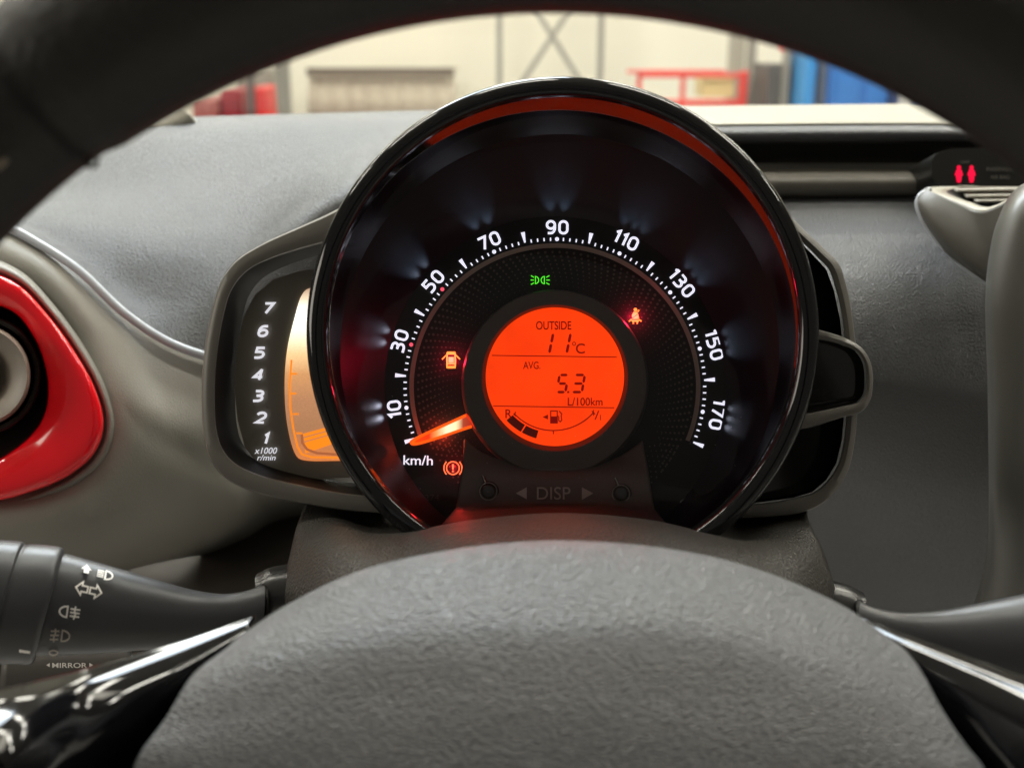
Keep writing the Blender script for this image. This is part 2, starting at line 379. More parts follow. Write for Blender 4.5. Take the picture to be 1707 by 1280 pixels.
# red trolley frame
M_REDF = mat("red_frame_paint", (0.80, 0.07, 0.06), 0.4)
x0, x1, zt = stand(1066, 1240, 126, 6.3, 0.5); zb = AT(1066, 172, 6.3).z
e = empty("trolley_frame", ((x0 + x1) / 2, 6.3, 0), "red tubular trolley frame in front of the cream wall", "trolley")
def bar(name, a, b, t, m, par):
    lo = [min(a[i], b[i]) - t / 2 for i in range(3)]; hi = [max(a[i], b[i]) + t / 2 for i in range(3)]
    return box(name, lo, hi, m, par, bev=t * 0.25)
bar("top_rail", (x0, 6.3, zt), (x1, 6.3, zt), 0.026, M_REDF, e); bar("lower_rail", (x0 - 0.05, 6.3, zb), (x1, 6.3, zb), 0.036, M_REDF, e)
bar("top_rail", (x0, 6.9, zt), (x1, 6.9, zt), 0.02, M_REDF, e)
for xx in (x0, x1, x0 + (x1 - x0) * 0.42): bar("upright", (xx, 6.3, 0.06), (xx, 6.3, zt), 0.026 if xx != x1 else 0.05, M_REDF, e)
for xx in (x0, x1): bar("caster", (xx, 6.3, 0.03), (xx, 6.3, 0.035), 0.06, M_STEELD, e)
box("yellow_box", (x0 + (x1 - x0) * 0.62, 6.32, zb + 0.03), (x0 + (x1 - x0) * 0.92, 6.6, zb + 0.13), mat("pale_yellow", (0.75, 0.62, 0.30), 0.5), e)
# red lamp head
a = AT(1330, 70, 6.1)
e = empty("beacon_light", (a.x, 6.1, a.z), "bright red beacon above the dark grey locker", "lamp")
vs = []
for k, (rr, zz) in enumerate(((0.03, -0.06), (0.085, -0.05), (0.095, 0.0), (0.08, 0.04), (0.03, 0.06))):
    vs += [Vector((a.x + rr * math.cos(2 * math.pi * j / 24), 6.1 + rr * math.sin(2 * math.pi * j / 24), a.z + zz)) for j in range(24)]
link("dome", vs, grid_faces(5, 24, True) + [tuple(range(24)), tuple(range(96, 120))], mat("red_beacon", (0.8, 0.02, 0.03), 0.3, emit=(1.0, 0.03, 0.05), es=0.5), e)
box("stem", (a.x - 0.02, 6.08, 0), (a.x + 0.02, 6.12, a.z - 0.06), M_STEELD, e)

# ================================================================== windscreen
e = empty("windscreen", P(853, 190, 0.86), "clear windscreen glass above the dashboard with black seal along its foot", "windscreen")
a0, a1 = P(-400, 192, 0.86), P(2100, 170, 0.86)
gtop = Vector((0, -0.62, 0.42))
link("glass_pane", [a0, a1, a1 + gtop, a0 + gtop], [(0, 1, 2, 3)], glassmat("windscreen_glass", (0.97, 0.99, 0.97), 1.3), e, smooth=False)
tube("rubber_seal", [(230, 206, 0.80), (400, 200, 0.80), (600, 193, 0.80), (900, 188, 0.80)], 0.0020, M_RECESS, e)

# ================================================================== dashboard
dash = empty("dashboard", P(853, 640, 0.60), "grey grained car dashboard spanning the picture behind the gauges", "dashboard")
skin("top_pad", [
    [(-300, 250, .86), (100, 220, .84), (250, 207, .81), (330, 204, .80), (500, 199, .80), (700, 194, .80), (900, 190, .80), (1200, 186, .80)],
    [(-300, 300, .76), (100, 262, .75), (250, 240, .74), (330, 232, .74), (500, 222, .74), (700, 215, .73), (900, 210, .73), (1200, 200, .73)],
    [(-300, 350, .70), (60, 330, .69), (200, 320, .69), (330, 310, .69), (470, 300, .68), (620, 270, .655), (760, 260, .64), (1000, 260, .64)],
    [(-300, 380, .635), (0, 365, .632), (140, 385, .632), (280, 410, .633), (420, 400, .632), (560, 330, .61), (700, 330, .60), (1000, 330, .58)],
    [(-300, 400, .595), (0, 380, .618), (110, 425, .614), (240, 510, .610), (360, 500, .612), (500, 400, .60), (620, 400, .62), (1000, 400, .62)],
    [(-300, 410, .58), (-40, 388, .575), (70, 420, .60), (200, 522, .597), (350, 604, .60), (470, 560, .605), (620, 520, .62), (1000, 500, .62)]],
    M_DASH, dash, 110, 80, thick=0.004)
# left sculpted panel below the trim line
skin("side_panel", [
    [(-300, 300, .585), (-60, 350, .575), (60, 408, .566), (130, 456, .562), (210, 530, .560), (280, 576, .560), (350, 600, .562), (470, 625, .575), (600, 640, .60)],
    [(-300, 400, .560), (-60, 420, .552), (60, 465, .548), (130, 530, .545), (200, 590, .545), (260, 640, .548), (350, 665, .555), (450, 690, .575), (600, 700, .61)],
    [(-300, 640, .620), (-60, 620, .620), (50, 625, .605), (165, 650, .537), (215, 680, .535), (280, 715, .540), (350, 740, .552), (430, 755, .590), (600, 760, .66)],
    [(-300, 800, .530), (-60, 860, .528), (60, 856, .528), (150, 830, .530), (230, 790, .534), (300, 790, .545), (370, 810, .570), (430, 815, .63), (600, 815, .72)],
    [(-300, 950, .540), (-60, 930, .535), (80, 925, .538), (180, 905, .545), (270, 880, .560), (340, 870, .590), (400, 865, .64), (460, 865, .70), (600, 865, .76)],
    [(-300, 990, .570), (-60, 980, .570), (80, 965, .575), (180, 945, .59), (270, 925, .61), (340, 915, .65), (400, 912, .69), (460, 908, .74), (600, 905, .78)]],
    M_PANEL, dash, 110, 80, thick=0.004)
tube("trim_strip", [(-200, 300, .568), (-40, 352, .562), (62, 405, .556), (130, 450, .553), (210, 524, .551), (280, 570, .551), (345, 594, .553), (460, 618, .57)], 0.0023, M_TRIM, dash, ns=90)
skin("knee_panel", [
    [(-300, 960, .56), (100, 950, .60), (300, 905, .66), (480, 870, .70), (700, 860, .72)],
    [(-300, 1100, .54), (100, 1080, .57), (300, 1040, .60), (480, 1000, .62), (700, 1000, .64)],
    [(-300, 1500, .54), (100, 1500, .56), (300, 1500, .58), (480, 1500, .60), (700, 1500, .62)]],
    mat("knee_plastic", (0.05, 0.042, 0.036), 0.5, bump=('noise', 2500, 0.25, 0.0002)), dash, 60, 40, thick=0.004)
# right half: ledge strips under the glass, then the big grained face
skin("glass_ledge", [
    [(1000, 184, .80), (1300, 180, .80), (1560, 178, .80), (1900, 176, .80)],
    [(1000, 190, .74), (1300, 187, .74), (1560, 184, .74), (1900, 182, .74)],
    [(1000, 212, .66), (1300, 208, .66), (1560, 207, .66), (1900, 212, .66)],
    [(1000, 216, .655), (1300, 212, .655), (1560, 211, .655), (1900, 216, .655)],
    ], mat("lit_ledge_plastic", (0.34, 0.32, 0.26), 0.42, bump=('noise', 2500, 0.2, 0.0002)), dash, 50, 30, thick=0.002)  # pale colour stands in for windscreen light on the ledge
skin("front_lip", [
    [(1000, 216, .655), (1300, 212, .655), (1560, 211, .655), (1900, 216, .655)],
    [(1000, 226, .645), (1300, 223, .645), (1560, 222, .645), (1900, 227, .645)],
    [(1000, 234, .648), (1300, 232, .648), (1560, 231, .648), (1900, 238, .648)],
    [(1000, 238, .665), (1300, 236, .665), (1560, 235, .665), (1900, 242, .665)],
    [(1000, 240, .70), (1300, 238, .70), (1560, 237, .70), (1900, 244, .70)]],
    M_DASH, dash, 50, 30, thick=0.001)
skin("shelf_recess", [
    [(1000, 236, .72), (1300, 233, .72), (1560, 232, .72), (1900, 239, .72)],
    [(1000, 275, .72), (1300, 274, .72), (1560, 273, .72), (1900, 275, .72)],
    [(1000, 300, .70), (1300, 298, .70), (1560, 298, .70), (1900, 300, .70)]],
    mat("shadowed_recess", (0.02, 0.02, 0.02), 0.6), dash, 40, 20, thick=0.002)  # dark colour stands in for the shadow in the gap
skin("shelf_lip", [
    [(1000, 276, .70), (1300, 275, .70), (1560, 275, .70), (1900, 275, .70)],
    [(1000, 288, .655), (1300, 287, .655), (1560, 287, .655), (1900, 287, .655)],
    [(1000, 305, .640), (1300, 304, .640), (1560, 303, .640), (1900, 303, .640)],
    [(1000, 322, .645), (1300, 322, .645), (1560, 320, .645), (1900, 320, .645)],
    [(1000, 330, .66), (1300, 330, .66), (1560, 326, .66), (1900, 326, .66)]],
    mat("shelf_lip_plastic", (0.15, 0.14, 0.12), 0.5, bump=('noise', 2200, 0.3, 0.0002)), dash, 50, 30, thick=0.001)
skin("front_pad", [
    [(1000, 322, .675), (1250, 322, .675), (1400, 322, .675), (1550, 320, .675), (1750, 320, .670)],
    [(1000, 370, .630), (1250, 370, .628), (1400, 370, .625), (1550, 370, .625), (1750, 370, .62)],
    [(1000, 470, .590), (1250, 470, .583), (1400, 470, .576), (1550, 470, .576), (1750, 470, .575)],
    [(1000, 620, .595), (1250, 620, .580), (1400, 620, .565), (1550, 620, .565), (1750, 620, .565)],
    [(1000, 780, .66), (1250, 780, .62), (1400, 780, .595), (1550, 780, .585), (1750, 780, .57)],
    [(1000, 900, .76), (1250, 900, .71), (1400, 900, .67), (1550, 920, .63), (1750, 940, .60)],
    [(1000, 1150, .80), (1250, 1150, .78), (1400, 1150, .75), (1550, 1150, .71), (1750, 1150, .66)],
    [(1000, 1500, .90), (1250, 1500, .90), (1400, 1500, .88), (1550, 1500, .86), (1750, 1500, .84)]],
    M_DASH, dash, 90, 90, thick=0.004)
e = empty("pillar_trim", P(310, 200, .80), "small cream trim corner at the foot of the windscreen pillar", "trim")
skin("trim_cap", [
    [(230, 216, .79), (262, 204, .785), (297, 183, .78)], [(250, 214, .775), (275, 204, .772), (305, 185, .77)],
    [(275, 214, .770), (298, 205, .768), (318, 192, .768)], [(300, 214, .775), (318, 209, .774), (330, 207, .774)]],
    mat("cream_trim", (0.50, 0.48, 0.40), 0.5), e, 20, 20, thick=0.004)

# ================================================================== left air vent
vent = empty("air_vent", P(-10, 640, .52), "round air vent with glossy red surround at the left edge", "air vent")
vo = [(-260, 640), (-220, 520), (-130, 455), (-40, 448), (28, 472), (80, 524), (128, 590), (160, 650), (173, 705), (160, 752), (120, 790), (60, 818), (-20, 838), (-130, 835), (-220, 770)]
vi = [(-118, 640), (-105, 580), (-70, 530), (-20, 508), (25, 522), (58, 565), (76, 615), (80, 650), (74, 690), (52, 725), (20, 752), (-10, 768), (-50, 768), (-90, 745), (-112, 700)]
def rr(ctr, k, pts, d): return [(ctr[0] + (p[0] - ctr[0]) * k, ctr[1] + (p[1] - ctr[1]) * k, d) for p in pts]
def mixp(a, b, t, d): return [(a[i][0] * (1 - t) + b[i][0] * t, a[i][1] * (1 - t) + b[i][1] * t, d) for i in range(len(a))]
skin("vent_surround", [rr((-20, 640), 1.0, vo, .545), rr((-20, 640), 1.0, vo, .524), rr((-20, 640), .992, vo, .519), mixp(vo, vi, .06, .5165), mixp(vo, vi, .2, .515), mixp(vo, vi, .6, .5155), mixp(vo, vi, .94, .519), mixp(vo, vi, .985, .5205), mixp(vo, vi, 1, .524), rr((-20, 640), .98, vi, .56)],
     M_RED, vent, 140, 50, closed=True)
skin("surround_groove", [rr((-20, 640), 1.13, vo, .548), rr((-20, 640), 1.08, vo, .528), rr((-20, 640), 1.04, vo, .527), rr((-20, 640), 1.0, vo, .534)], M_PANEL, vent, 140, 16, closed=True)
skin("vent_well", [rr((-20, 640), 1.0, vi, .53), rr((-20, 640), .97, vi, .60), rr((-20, 640), .3, vi, .62)], M_RECESS, vent, 80, 16, closed=True)
rings("outer_ring", [(-32, 625, 100, .60), (-32, 625, 100, .530), (-32, 625, 97, .526), (-32, 625, 90, .527), (-32, 625, 86, .60)], mat("vent_grey", (0.04, 0.038, 0.035), 0.4), vent, angle=50)
rings("vent_knob", [(-34, 626, 86, .56), (-34, 626, 84, .508), (-34, 626, 79, .503), (-34, 626, 56, .505), (-34, 626, 48, .516), (-34, 626, 30, .530), (-34, 626, 8, .528)], mat("knob_grey", (0.20, 0.17, 0.14), 0.42, bump=('noise', 2500, 0.2, 0.0002)), vent, cap1=True, angle=60)

# ================================================================== speedometer
sp = empty("speedometer", P(930, 600, .445), "big round speedometer with glossy black hood and orange centre display", "speedometer")
rings("hood", [(933, 600, 372, .475), (936, 565, 402, .440), (938, 557, 420, .415), (938, 555, 427.5, .4025), (938, 555, 426.8, .4002), (938, 555, 424, .3988), (938, 555, 417, .3980), (938, 555, 407, .3977), (938, 555, 399, .3984), (938, 555, 394.5, .4000), (938, 555, 392.5, .402)],
      M_PIANO, sp, 200, angle=70)
nl = 200; vs = []; vs1 = []; vs2 = []
for i in range(nl):                       # crescent lip: widest at the top right, thin at the sides
    a = 2 * math.pi * i / nl; q = max(0, math.cos(a - R(80)))
    wpx = 3.2 + 18.5 * q ** 2.1; d0 = .4022
    k = 1 + max(0, min(1, (-math.cos(a) - .55) * 4)) * .8 + max(0, min(1, (-math.sin(a) - .1) * 3)) * .9
    dl = wpx * d0 / 1400 * k
    vs1.append(P(938 + 392.5 * math.cos(a), 555 - 392.5 * math.sin(a), d0)); r = 392.5 - wpx
    vs2.append(P(938 + r * math.cos(a), 555 - r * math.sin(a), d0 + dl))
link("inner_lip", vs1 + vs2, grid_faces(2, nl, True), mat("lip_gloss", (.004, .004, .004), .10, spec=0.9, coat=0.1), sp)
MATS["lip_gloss"].node_tree.nodes["Principled BSDF"].inputs["IOR"].default_value = 1.55
v3 = circ(934, 585, 370, .4240, nl); v4 = circ(933, 590, 366, .428, nl)
link("inner_wall", [q + FW * .0001 for q in vs2] + v3 + v4, grid_faces(3, nl, True), mat("wall_gloss_black", (0.003, 0.004, 0.005), 0.45, spec=0.08), sp, angle=20)
rings("outer_dial_cone", [(933, 590, 366, .4281), (929, 617, 330, .439), (926, 640, 292, .4465), (925, 645, 284, .4480)], M_CONE, sp, 200, angle=60)
DD = .4485
v = circ(925, 645, 286, DD, 160); link("dial_face", v, [tuple(range(160))], M_DIAL, sp, smooth=False)
KS = .985
def DP(r, a): return (925 + r * math.cos(R(a)), 645 - KS * r * math.sin(R(a)))
def ang(kmh): return 89.2 + (90 - kmh) * 1.236
d1 = DD - .0003
def A_(cx, cy, rx, ry, a0, a1, n=12): return [(cx + rx * math.cos(R(a0 + (a1 - a0) * i / (n - 1))), cy + ry * math.sin(R(a0 + (a1 - a0) * i / (n - 1)))) for i in range(n)]
def glyph(ch, w_):
    """centre lines of a squarish gauge digit in a box w_ wide and 1 high, y up"""
    h = w_ / 2; q = h * .92
    if ch == '0': return [(A_(h, 1 - q, h, q, 0, 180) + A_(h, q, h, q, 180, 360), True)], w_
    if ch == '1': return [([(0, .80), (.26, 1), (.26, 0)], False)], .26
    if ch == '2': return [(A_(h, .72, h, .28, 165, 0, 10) + A_(h * .9, .66, h * 1.1, .3, 0, -42, 5) + [(.02, 0), (w_, 0)], False)], w_
    if ch == '3': return [([(.02, 1), (h, 1)] + A_(h, .765, h * .9, .235, 80, -80, 9) + [(h * .5, .53)], False), ([(h * .6, .53)] + A_(h, .265, h, .265, 80, -90, 10) + [(0, 0)], False)], w_
    if ch == '4': return [([(w_ * .72, 1), (.02, .30), (w_, .30)], False), ([(w_ * .72, 0), (w_ * .72, 1.1)], False)], w_
    if ch == '5': return [([(w_ * .94, 1), (.06, 1), (.05, .60), (h, .60)] + A_(h, .30, h, .30, 80, -90, 11) + [(0, 0)], False)], w_
    if ch == '6': return [(A_(h, .31, h, .31, 0, 360, 22)[:-1], True), ([(w_ * .9, 1), (h * .9, 1)] + A_(h, .55, h, .45, 110, 180, 7) + [(0, .31)], False)], w_
    if ch == '7': return [([(0, 1), (w_, 1), (w_ * .36, 0)], False)], w_
    if ch == '9': return [(A_(h, .69, h, .31, 0, 360, 22)[:-1], True), ([(w_, .69)] + A_(h, .45, h, .45, 0, -70, 7) + [(h * .9, 0), (w_ * .12, 0)], False)], w_
def number(name, s, c, d, H, w_, gap, th_, m, par, rot=0, shear=0, **kw):
    lines = []; x = 0
    for ch in s:
        g, adv = glyph(ch, w_)
        for pts, cl in g: lines.append(([((x + p[0] * H) + shear * p[1] * H, -p[1] * H) for p in pts], cl))
        x += adv * H + gap
    wd = x - gap
    lines = [([(p[0] - wd / 2 - shear * H / 2, p[1] + H / 2) for p in pts], cl) for pts, cl in lines]
    return strokes(name, lines, th_, c, d, m, par, rot=rot, **kw)
for s in range(10, 180, 20):
    a = ang(s); r0 = 270 if s < 100 else 275
    c = DP(r0, a - (0 if s < 100 else 0)); L = len(str(s))
    number("numeral", str(s), c, d1, 19.8, .66, 7.8, 4.1, M_WHITE, sp, rot=a - 90, label="backlit white number %d" % s)
    q = DP(250, a); mdt = M_REDDOT if s in (30, 50) else M_WHITE
    plate("scale_dot", arc(q[0], q[1], 3.4, 0, 360, 17)[:-1], d1, mdt, sp, label="red scale dot" if s in (30, 50) else None)
for s in range(0, 181, 20):
    a = ang(s)
    def wq(r, w_): b = DP(r, a); t = (math.sin(R(a)), math.cos(R(a))); return (b[0] + t[0] * w_, b[1] + t[1] * w_)
    plate("scale_mark", [wq(249, -1.3), wq(249, 1.3), wq(267, 3.4), wq(267, -3.4)], d1, M_WHITE, sp)
polys = []
for s in range(2, 180, 2):
    if s % 10 == 0: continue
    a = ang(s)
    def wq(r, w_): b = DP(r, a); t = (math.sin(R(a)), math.cos(R(a))); return (b[0] + t[0] * w_, b[1] + t[1] * w_)
    plate("scale_tick", [wq(247, -1.1), wq(247, 1.1), wq(252.5, 1.1), wq(252.5, -1.1)], d1, M_WHITE, sp)
apts = [DP(239, 201.5 + (-22.3 - 201.5) * i / 140) for i in range(141)]
strokes("scale_arc", [([(p[0] - 925, p[1] - 645) for p in apts], False)], 7.5, (925, 645), DD - .0002, M_GREYP, sp)
# halftone print on the dial
polys = []
for k in range(82):
    for j in range(11):
        a = 205 - (k * 3.0) + j * 2.35
        rad = 228 - j * 6.9; sz = 2.5 - j * 0.2
        if a > 236 or a < -56: continue
        q = DP(rad, a)
        if abs(q[0] - 922) < 150 and q[1] > 770: continue
        if k % 1 == 0: polys.append(arc(q[0], q[1], sz * random.uniform(.85, 1.05), 0, 360, 7)[:-1])
for k in range(12):
    for j in range(11):
        a = 207 + k * 3.0 - j * 1.6; rad = 228 - j * 6.9; q = DP(rad, a)
        if q[1] < 740 or abs(q[0] - 925) < 152: continue
        polys.append(arc(q[0], q[1], 2.0 - j * .15, 0, 360, 7)[:-1]); polys.append(arc(1850 - q[0], q[1], 1.8 - j * .15, 0, 360, 7)[:-1])
multiplate("dot_print", polys, DD - .0001, mat("faint_dot_print", (0.075, 0.062, 0.054), 0.5), sp, th=.0001, kind="stuff")
text("dial_lettering", "km/h", (697, 767), d1, 16, M_WHITE, sp, wpx=49, bold=0.006, rot=-1)
text("dial_lettering", "274", (720, 829), d1, 10, mat("faint_print", (0.05, 0.045, 0.045), 0.5), sp, wpx=24)
# display in the middle
LC = (925, 628)
rings("display_surround", [(925, 640, 156, DD), (925, 638, 155, .4405), (925, 637, 152, .4385), (925, 632, 128, .4375), (925, 630, 122, .4375), (925, 629, 117.5, .4400), (925, 628, 116, .4420)], M_SURR, sp, 120, angle=35)
dL = .4418
scr = link("display_screen", circ(LC[0], LC[1], 115.5, dL, 120), [tuple(range(120))], M_LCD, sp, smooth=False, label="round orange lit display screen")
nt = M_LCD.node_tree; nz = nt.nodes.new("ShaderNodeTexNoise"); nz.inputs["Scale"].default_value = 55; nz.inputs["Detail"].default_value = 2
mr = nt.nodes.new("ShaderNodeMapRange"); mr.inputs[1].default_value = .3; mr.inputs[2].default_value = .7; mr.inputs[3].default_value = .98; mr.inputs[4].default_value = 1.3
tcn = nt.nodes.new("ShaderNodeTexCoord"); nt.links.new(tcn.outputs["Object"], nz.inputs["Vector"]); nt.links.new(nz.outputs["Fac"], mr.inputs[0]); nt.links.new(mr.outputs[0], nt.nodes["Principled BSDF"].inputs["Emission Strength"])
d2 = dL - .0002
text("screen_lettering", "OUTSIDE", (923, 542.5), d2, 14.5, M_LCDINK, scr, wpx=59, bold=0.016, th=.0001)
text("screen_lettering", "C", (967.5, 581), d2, 17, M_LCDINK, scr, wpx=15, bold=.010, th=.0001)
strokes("degree_sign", [(arc(0, 0, 2.7, 0, 360, 13)[:-1], True)], 1.3, (957, 573), d2, M_LCDINK, scr, th=.0001)
text("screen_lettering", "AVG.", (886.5, 609), d2, 12.5, M_LCDINK, scr, wpx=29, bold=.010, th=.0001)
text("screen_lettering", "L/100km", (975.5, 669.5), d2, 13.5, M_LCDINK, scr, wpx=58, bold=.010, th=.0001)
text("screen_lettering", "R", (848, 689.5), d2, 14.5, M_LCDINK, scr, wpx=11, bold=.010, th=.0001)
text("screen_lettering", "1", (989.5, 688), d2, 10, M_LCDINK, scr, th=.0001); text("screen_lettering", "/", (995, 692), d2, 15, M_LCDINK, scr, wpx=8, th=.0001); text("screen_lettering", "1", (1001, 696), d2, 9, M_LCDINK, scr, th=.0001)
def seg(p, q, w_):
    p, q = Vector(p), Vector(q); t = (q - p).normalized(); n = Vector((-t.y, t.x)); k = w_ * .5
    return [tuple(x) for x in (p, p + t * k + n * k, q - t * k + n * k, q, q - t * k - n * k, p + t * k - n * k)]
def digit(segs, x, y, h, wd, w_, sl=.17):
    """seven segment digit, x,y = bottom left centre, slanted"""
    X = lambda a, b: (x + a * wd + b * h * sl, y - b * h)
    D = dict(a=(X(0, 1), X(1, 1)), b=(X(1, 1), X(1, .5)), c=(X(1, .5), X(1, 0)), d=(X(0, 0), X(1, 0)), e=(X(0, .5), X(0, 0)), f=(X(0, 1), X(0, .5)), g=(X(0, .5), X(1, .5)))
    out = []
    for s in segs:
        p, q = Vector(D[s][0]), Vector(D[s][1]); t = (q - p).normalized(); out.append(seg(p + t * 1.0, q - t * 1.0, w_))
    return out
for (sg, x, y, h) in (("bc", 915.5, 589.5, 34.5), ("bc", 944.5, 589.5, 34.5)):
    multiplate("screen_digit", digit(sg, x, y, h, 0.01, 4.4, .2), d2, M_LCDINK, scr, th=.0001)
multiplate("screen_digit", digit("afgcd", 928, 653.5, 28.5, 14.5, 4.3, .17), d2, M_LCDINK, scr, th=.0001)
multiplate("screen_digit", digit("abgcd", 953.5, 653.5, 28.5, 16.5, 4.3, .17), d2, M_LCDINK, scr, th=.0001)
plate("decimal_point", [(945.8, 652), (949, 652), (948.6, 655), (945.4, 655)], d2, M_LCDINK, scr, th=.0001)
strokes("screen_line", [([(-102, -1.3), (106, 1.6)], False)], 1.6, (922, 593.7), d2, M_LCDINK, scr, th=.0001)
strokes("screen_line", [([(-100, -1.3), (102, 1.6)], False)], 1.6, (922, 678), d2, M_LCDINK, scr, th=.0001)
strokes("fuel_arc", [(arc(0, 0, 90, -137, -41.5, 40), False), ([(-66.3, 61.4), (-62, 66.5)], False), ([(67, 59.8), (62.5, 65)], False), ([(-62.5, 59), (-66, 65)], False), ([(64, 57.5), (69.5, 63)], False), ([(0, 90), (0, 96)], False)], 1.9, (922.5, 627.5), d2, M_LCDINK, scr, th=.0001)
for a0, a1 in ((-136.5, -120.5), (-119, -105.5)):
    multiplate("fuel_block", [arc(922.5, 627.5, 107, a0 - 0.5, a1, 8) + arc(922.5, 627.5, 93.5, a1, a0, 8)], d2, M_LCDDARK, scr, th=.0001)
strokes("pump_symbol", [([(-5.5, -10), (5.5, -10), (5.5, 10), (-5.5, 10)], True), ([(6, -2), (8, 0), (8, 6), (10.5, 8), (13, 5), (12, -2), (13, -5), (8.5, -10)], False)], 1.7, (923.5, 695), d2, M_LCDINK, scr, th=.0001, extra=[[(-5, -1), (5, -1), (5, 9.5), (-5, 9.5)], [(-19, 0), (-10, -4), (-10, 4)]])
# warning lamp symbols; unseen point lights added in front for their halos
def glow_point(c, col, p, r=.0012):
    l = bpy.data.lights.new("glow_point_light", 'POINT'); l.energy = p; l.color = col; l.shadow_soft_size = r
    o = bpy.data.objects.new("glow_point_light", l); COL.objects.link(o); o.location = P(c[0], c[1], DD - .0030)
g = strokes("warning_lamp", [([(-8.5, -6), (-8.5, 6)] + [(-8.5 + 5.5 * math.sin(R(t)), 6 * math.cos(R(t))) for t in range(15, 166, 15)], True), ([(6.5, -6), (6.5, 6)] + [(6.5 - 5.5 * math.sin(R(t)), 6 * math.cos(R(t))) for t in range(15, 166, 15)], True),
     ([(-10.8, -4.5), (-16, -7.5)], False), ([(-11, 0), (-16.5, 0)], False), ([(-10.8, 4.5), (-16, 7.5)], False), ([(9.5, -4.5), (15, -7.5)], False), ([(9.8, 0), (15.5, 0)], False), ([(9.5, 4.5), (15, 7.5)], False)], 1.5, (901, 467), d1, M_GREEN, sp, label="green parking light symbol")
g = strokes("warning_lamp", [([(-8, -8), (-15, -1)], False), ([(8, -8), (15, -1)], False)], 2, (752, 600), d1, M_AMBERY, sp, label="orange open door symbol",
     extra=[[(-6.5, -14), (6.5, -14), (8, -11), (8, -9), (-8, -9), (-8, -11)], [(-8, -9), (-5.5, -9), (-5.5, 10), (-8, 10)], [(5.5, -9), (8, -9), (8, 10), (5.5, 10)], [(-4.5, -5), (4.5, -5), (4.5, 5), (-4.5, 5)], [(-8, 10), (8, 10), (7.5, 14), (-7.5, 14)], [(-5.5, 5.6), (5.5, 5.6), (5.5, 7.5), (-5.5, 7.5)]])
g = strokes("warning_lamp", [([(-6, 5), (-10.5, 9)], False), ([(6, 6), (10.5, 8.5)], False), ([(3.8, -7.5), (6.5, -10.2)], False), ([(-3.5, 8.5), (-3.2, 13), (0, 13)][:2], False), ([(3.5, 8.5), (3.2, 13)], False)], 2.2, (1059, 527), d1, M_AMBERY, sp, label="red and yellow seat belt symbol",
     extra=[arc(0.3, -10.8, 2.9, 0, 360, 13)[:-1], [(-2.6, -7.3), (3, -7.3), (4.5, -4), (-5.2, 3.0), (-5.6, -2)], [(5.0, -3.2), (6.2, 5), (-5.9, 5), (-5.4, 4.4)], [(-7, 6.4), (7, 6.4), (5.5, 9.3), (-5.5, 9.3)]])
g = strokes("warning_lamp", [(arc(0, 0, 10.6, 0, 360, 33)[:-1], True), (arc(0, 0, 15, 135, 225, 14), False), (arc(0, 0, 15, 45, -45, 14), False)], 1.9, (755, 780), d1, M_AMBERR, sp, label="red brake warning symbol",
     extra=[[(-1.6, -6.5), (1.6, -6.5), (1.1, 2.6), (-1.1, 2.6)], arc(0, 5.6, 1.5, 0, 360, 11)[:-1]])
for s in range(10, 180, 20):  # unseen spots added to throw white streaks outward from the numerals
    a = ang(s); L = len(str(s)); offs = (-2.0, 2.0) if L == 2 else (-3.4, -.6, 2.6)
    for o_ in offs:
        q = (925 + 277 * math.cos(R(a + o_)), 645 - 277 * math.sin(R(a + o_))); t = DP(325, a + o_ * 1.2)
        l = bpy.data.lights.new("numeral_streak_spot", 'SPOT'); l.energy = .0052 * (2.2 / L) * {10: .4, 30: .65, 150: .65, 170: .35}.get(s, 1); l.color = (.80, .82, 1); l.spot_size = R(58); l.spot_blend = 1.0; l.shadow_soft_size = .0008
        o = bpy.data.objects.new("numeral_streak_spot", l); COL.objects.link(o); p0 = P(q[0], q[1], DD - .0030); o.location = p0
        o.rotation_euler = (P(t[0], t[1], .4436) - p0).to_track_quat('-Z', 'Y').to_euler()
glow_point((752, 599), (1, .01, .06), .009); glow_point((1059, 527), (1, .01, .06), .009); glow_point((755, 780), (1, .02, .03), .003)
# needle: a clear light pipe, brightest in the middle
def needle_mat():
    m = bpy.data.materials.new("lit_needle"); m.use_nodes = True; nt = m.node_tree; b = nt.nodes["Principled BSDF"]
    tc = nt.nodes.new("ShaderNodeTexCoord"); sx = nt.nodes.new("ShaderNodeSeparateXYZ"); rp = nt.nodes.new("ShaderNodeValToRGB")
    nt.links.new(tc.outputs["Generated"], sx.inputs[0]); nt.links.new(sx.outputs[0], rp.inputs[0]); nt.links.new(rp.outputs[0], b.inputs["Emission Color"])
    cr_ = rp.color_ramp; cr_.elements[0].position = 0; cr_.elements[0].color = (1, .20, .004, 1); cr_.elements[1].position = 1; cr_.elements[1].color = (.30, .012, .004, 1)
    for p_, c_ in ((.10, (.9, .05, .002, 1)), (.30, (.75, .03, .002, 1)), (.42, (1, .30, .08, 1)), (.60, (1, .9, .55, 1)), (.72, (1, .85, .45, 1)), (.84, (.35, .05, .02, 1))):
        el = cr_.elements.new(p_); el.color = c_
    b.inputs["Emission Strength"].default_value = 1.3; b.inputs["Base Color"].default_value = (.3, .02, .01, 1)
    return m
M_NEDGE = mat("needle_edge_light", (.4, .05, .01), .3, emit=(1.0, .10, .004), es=1.2)
dN = .4435
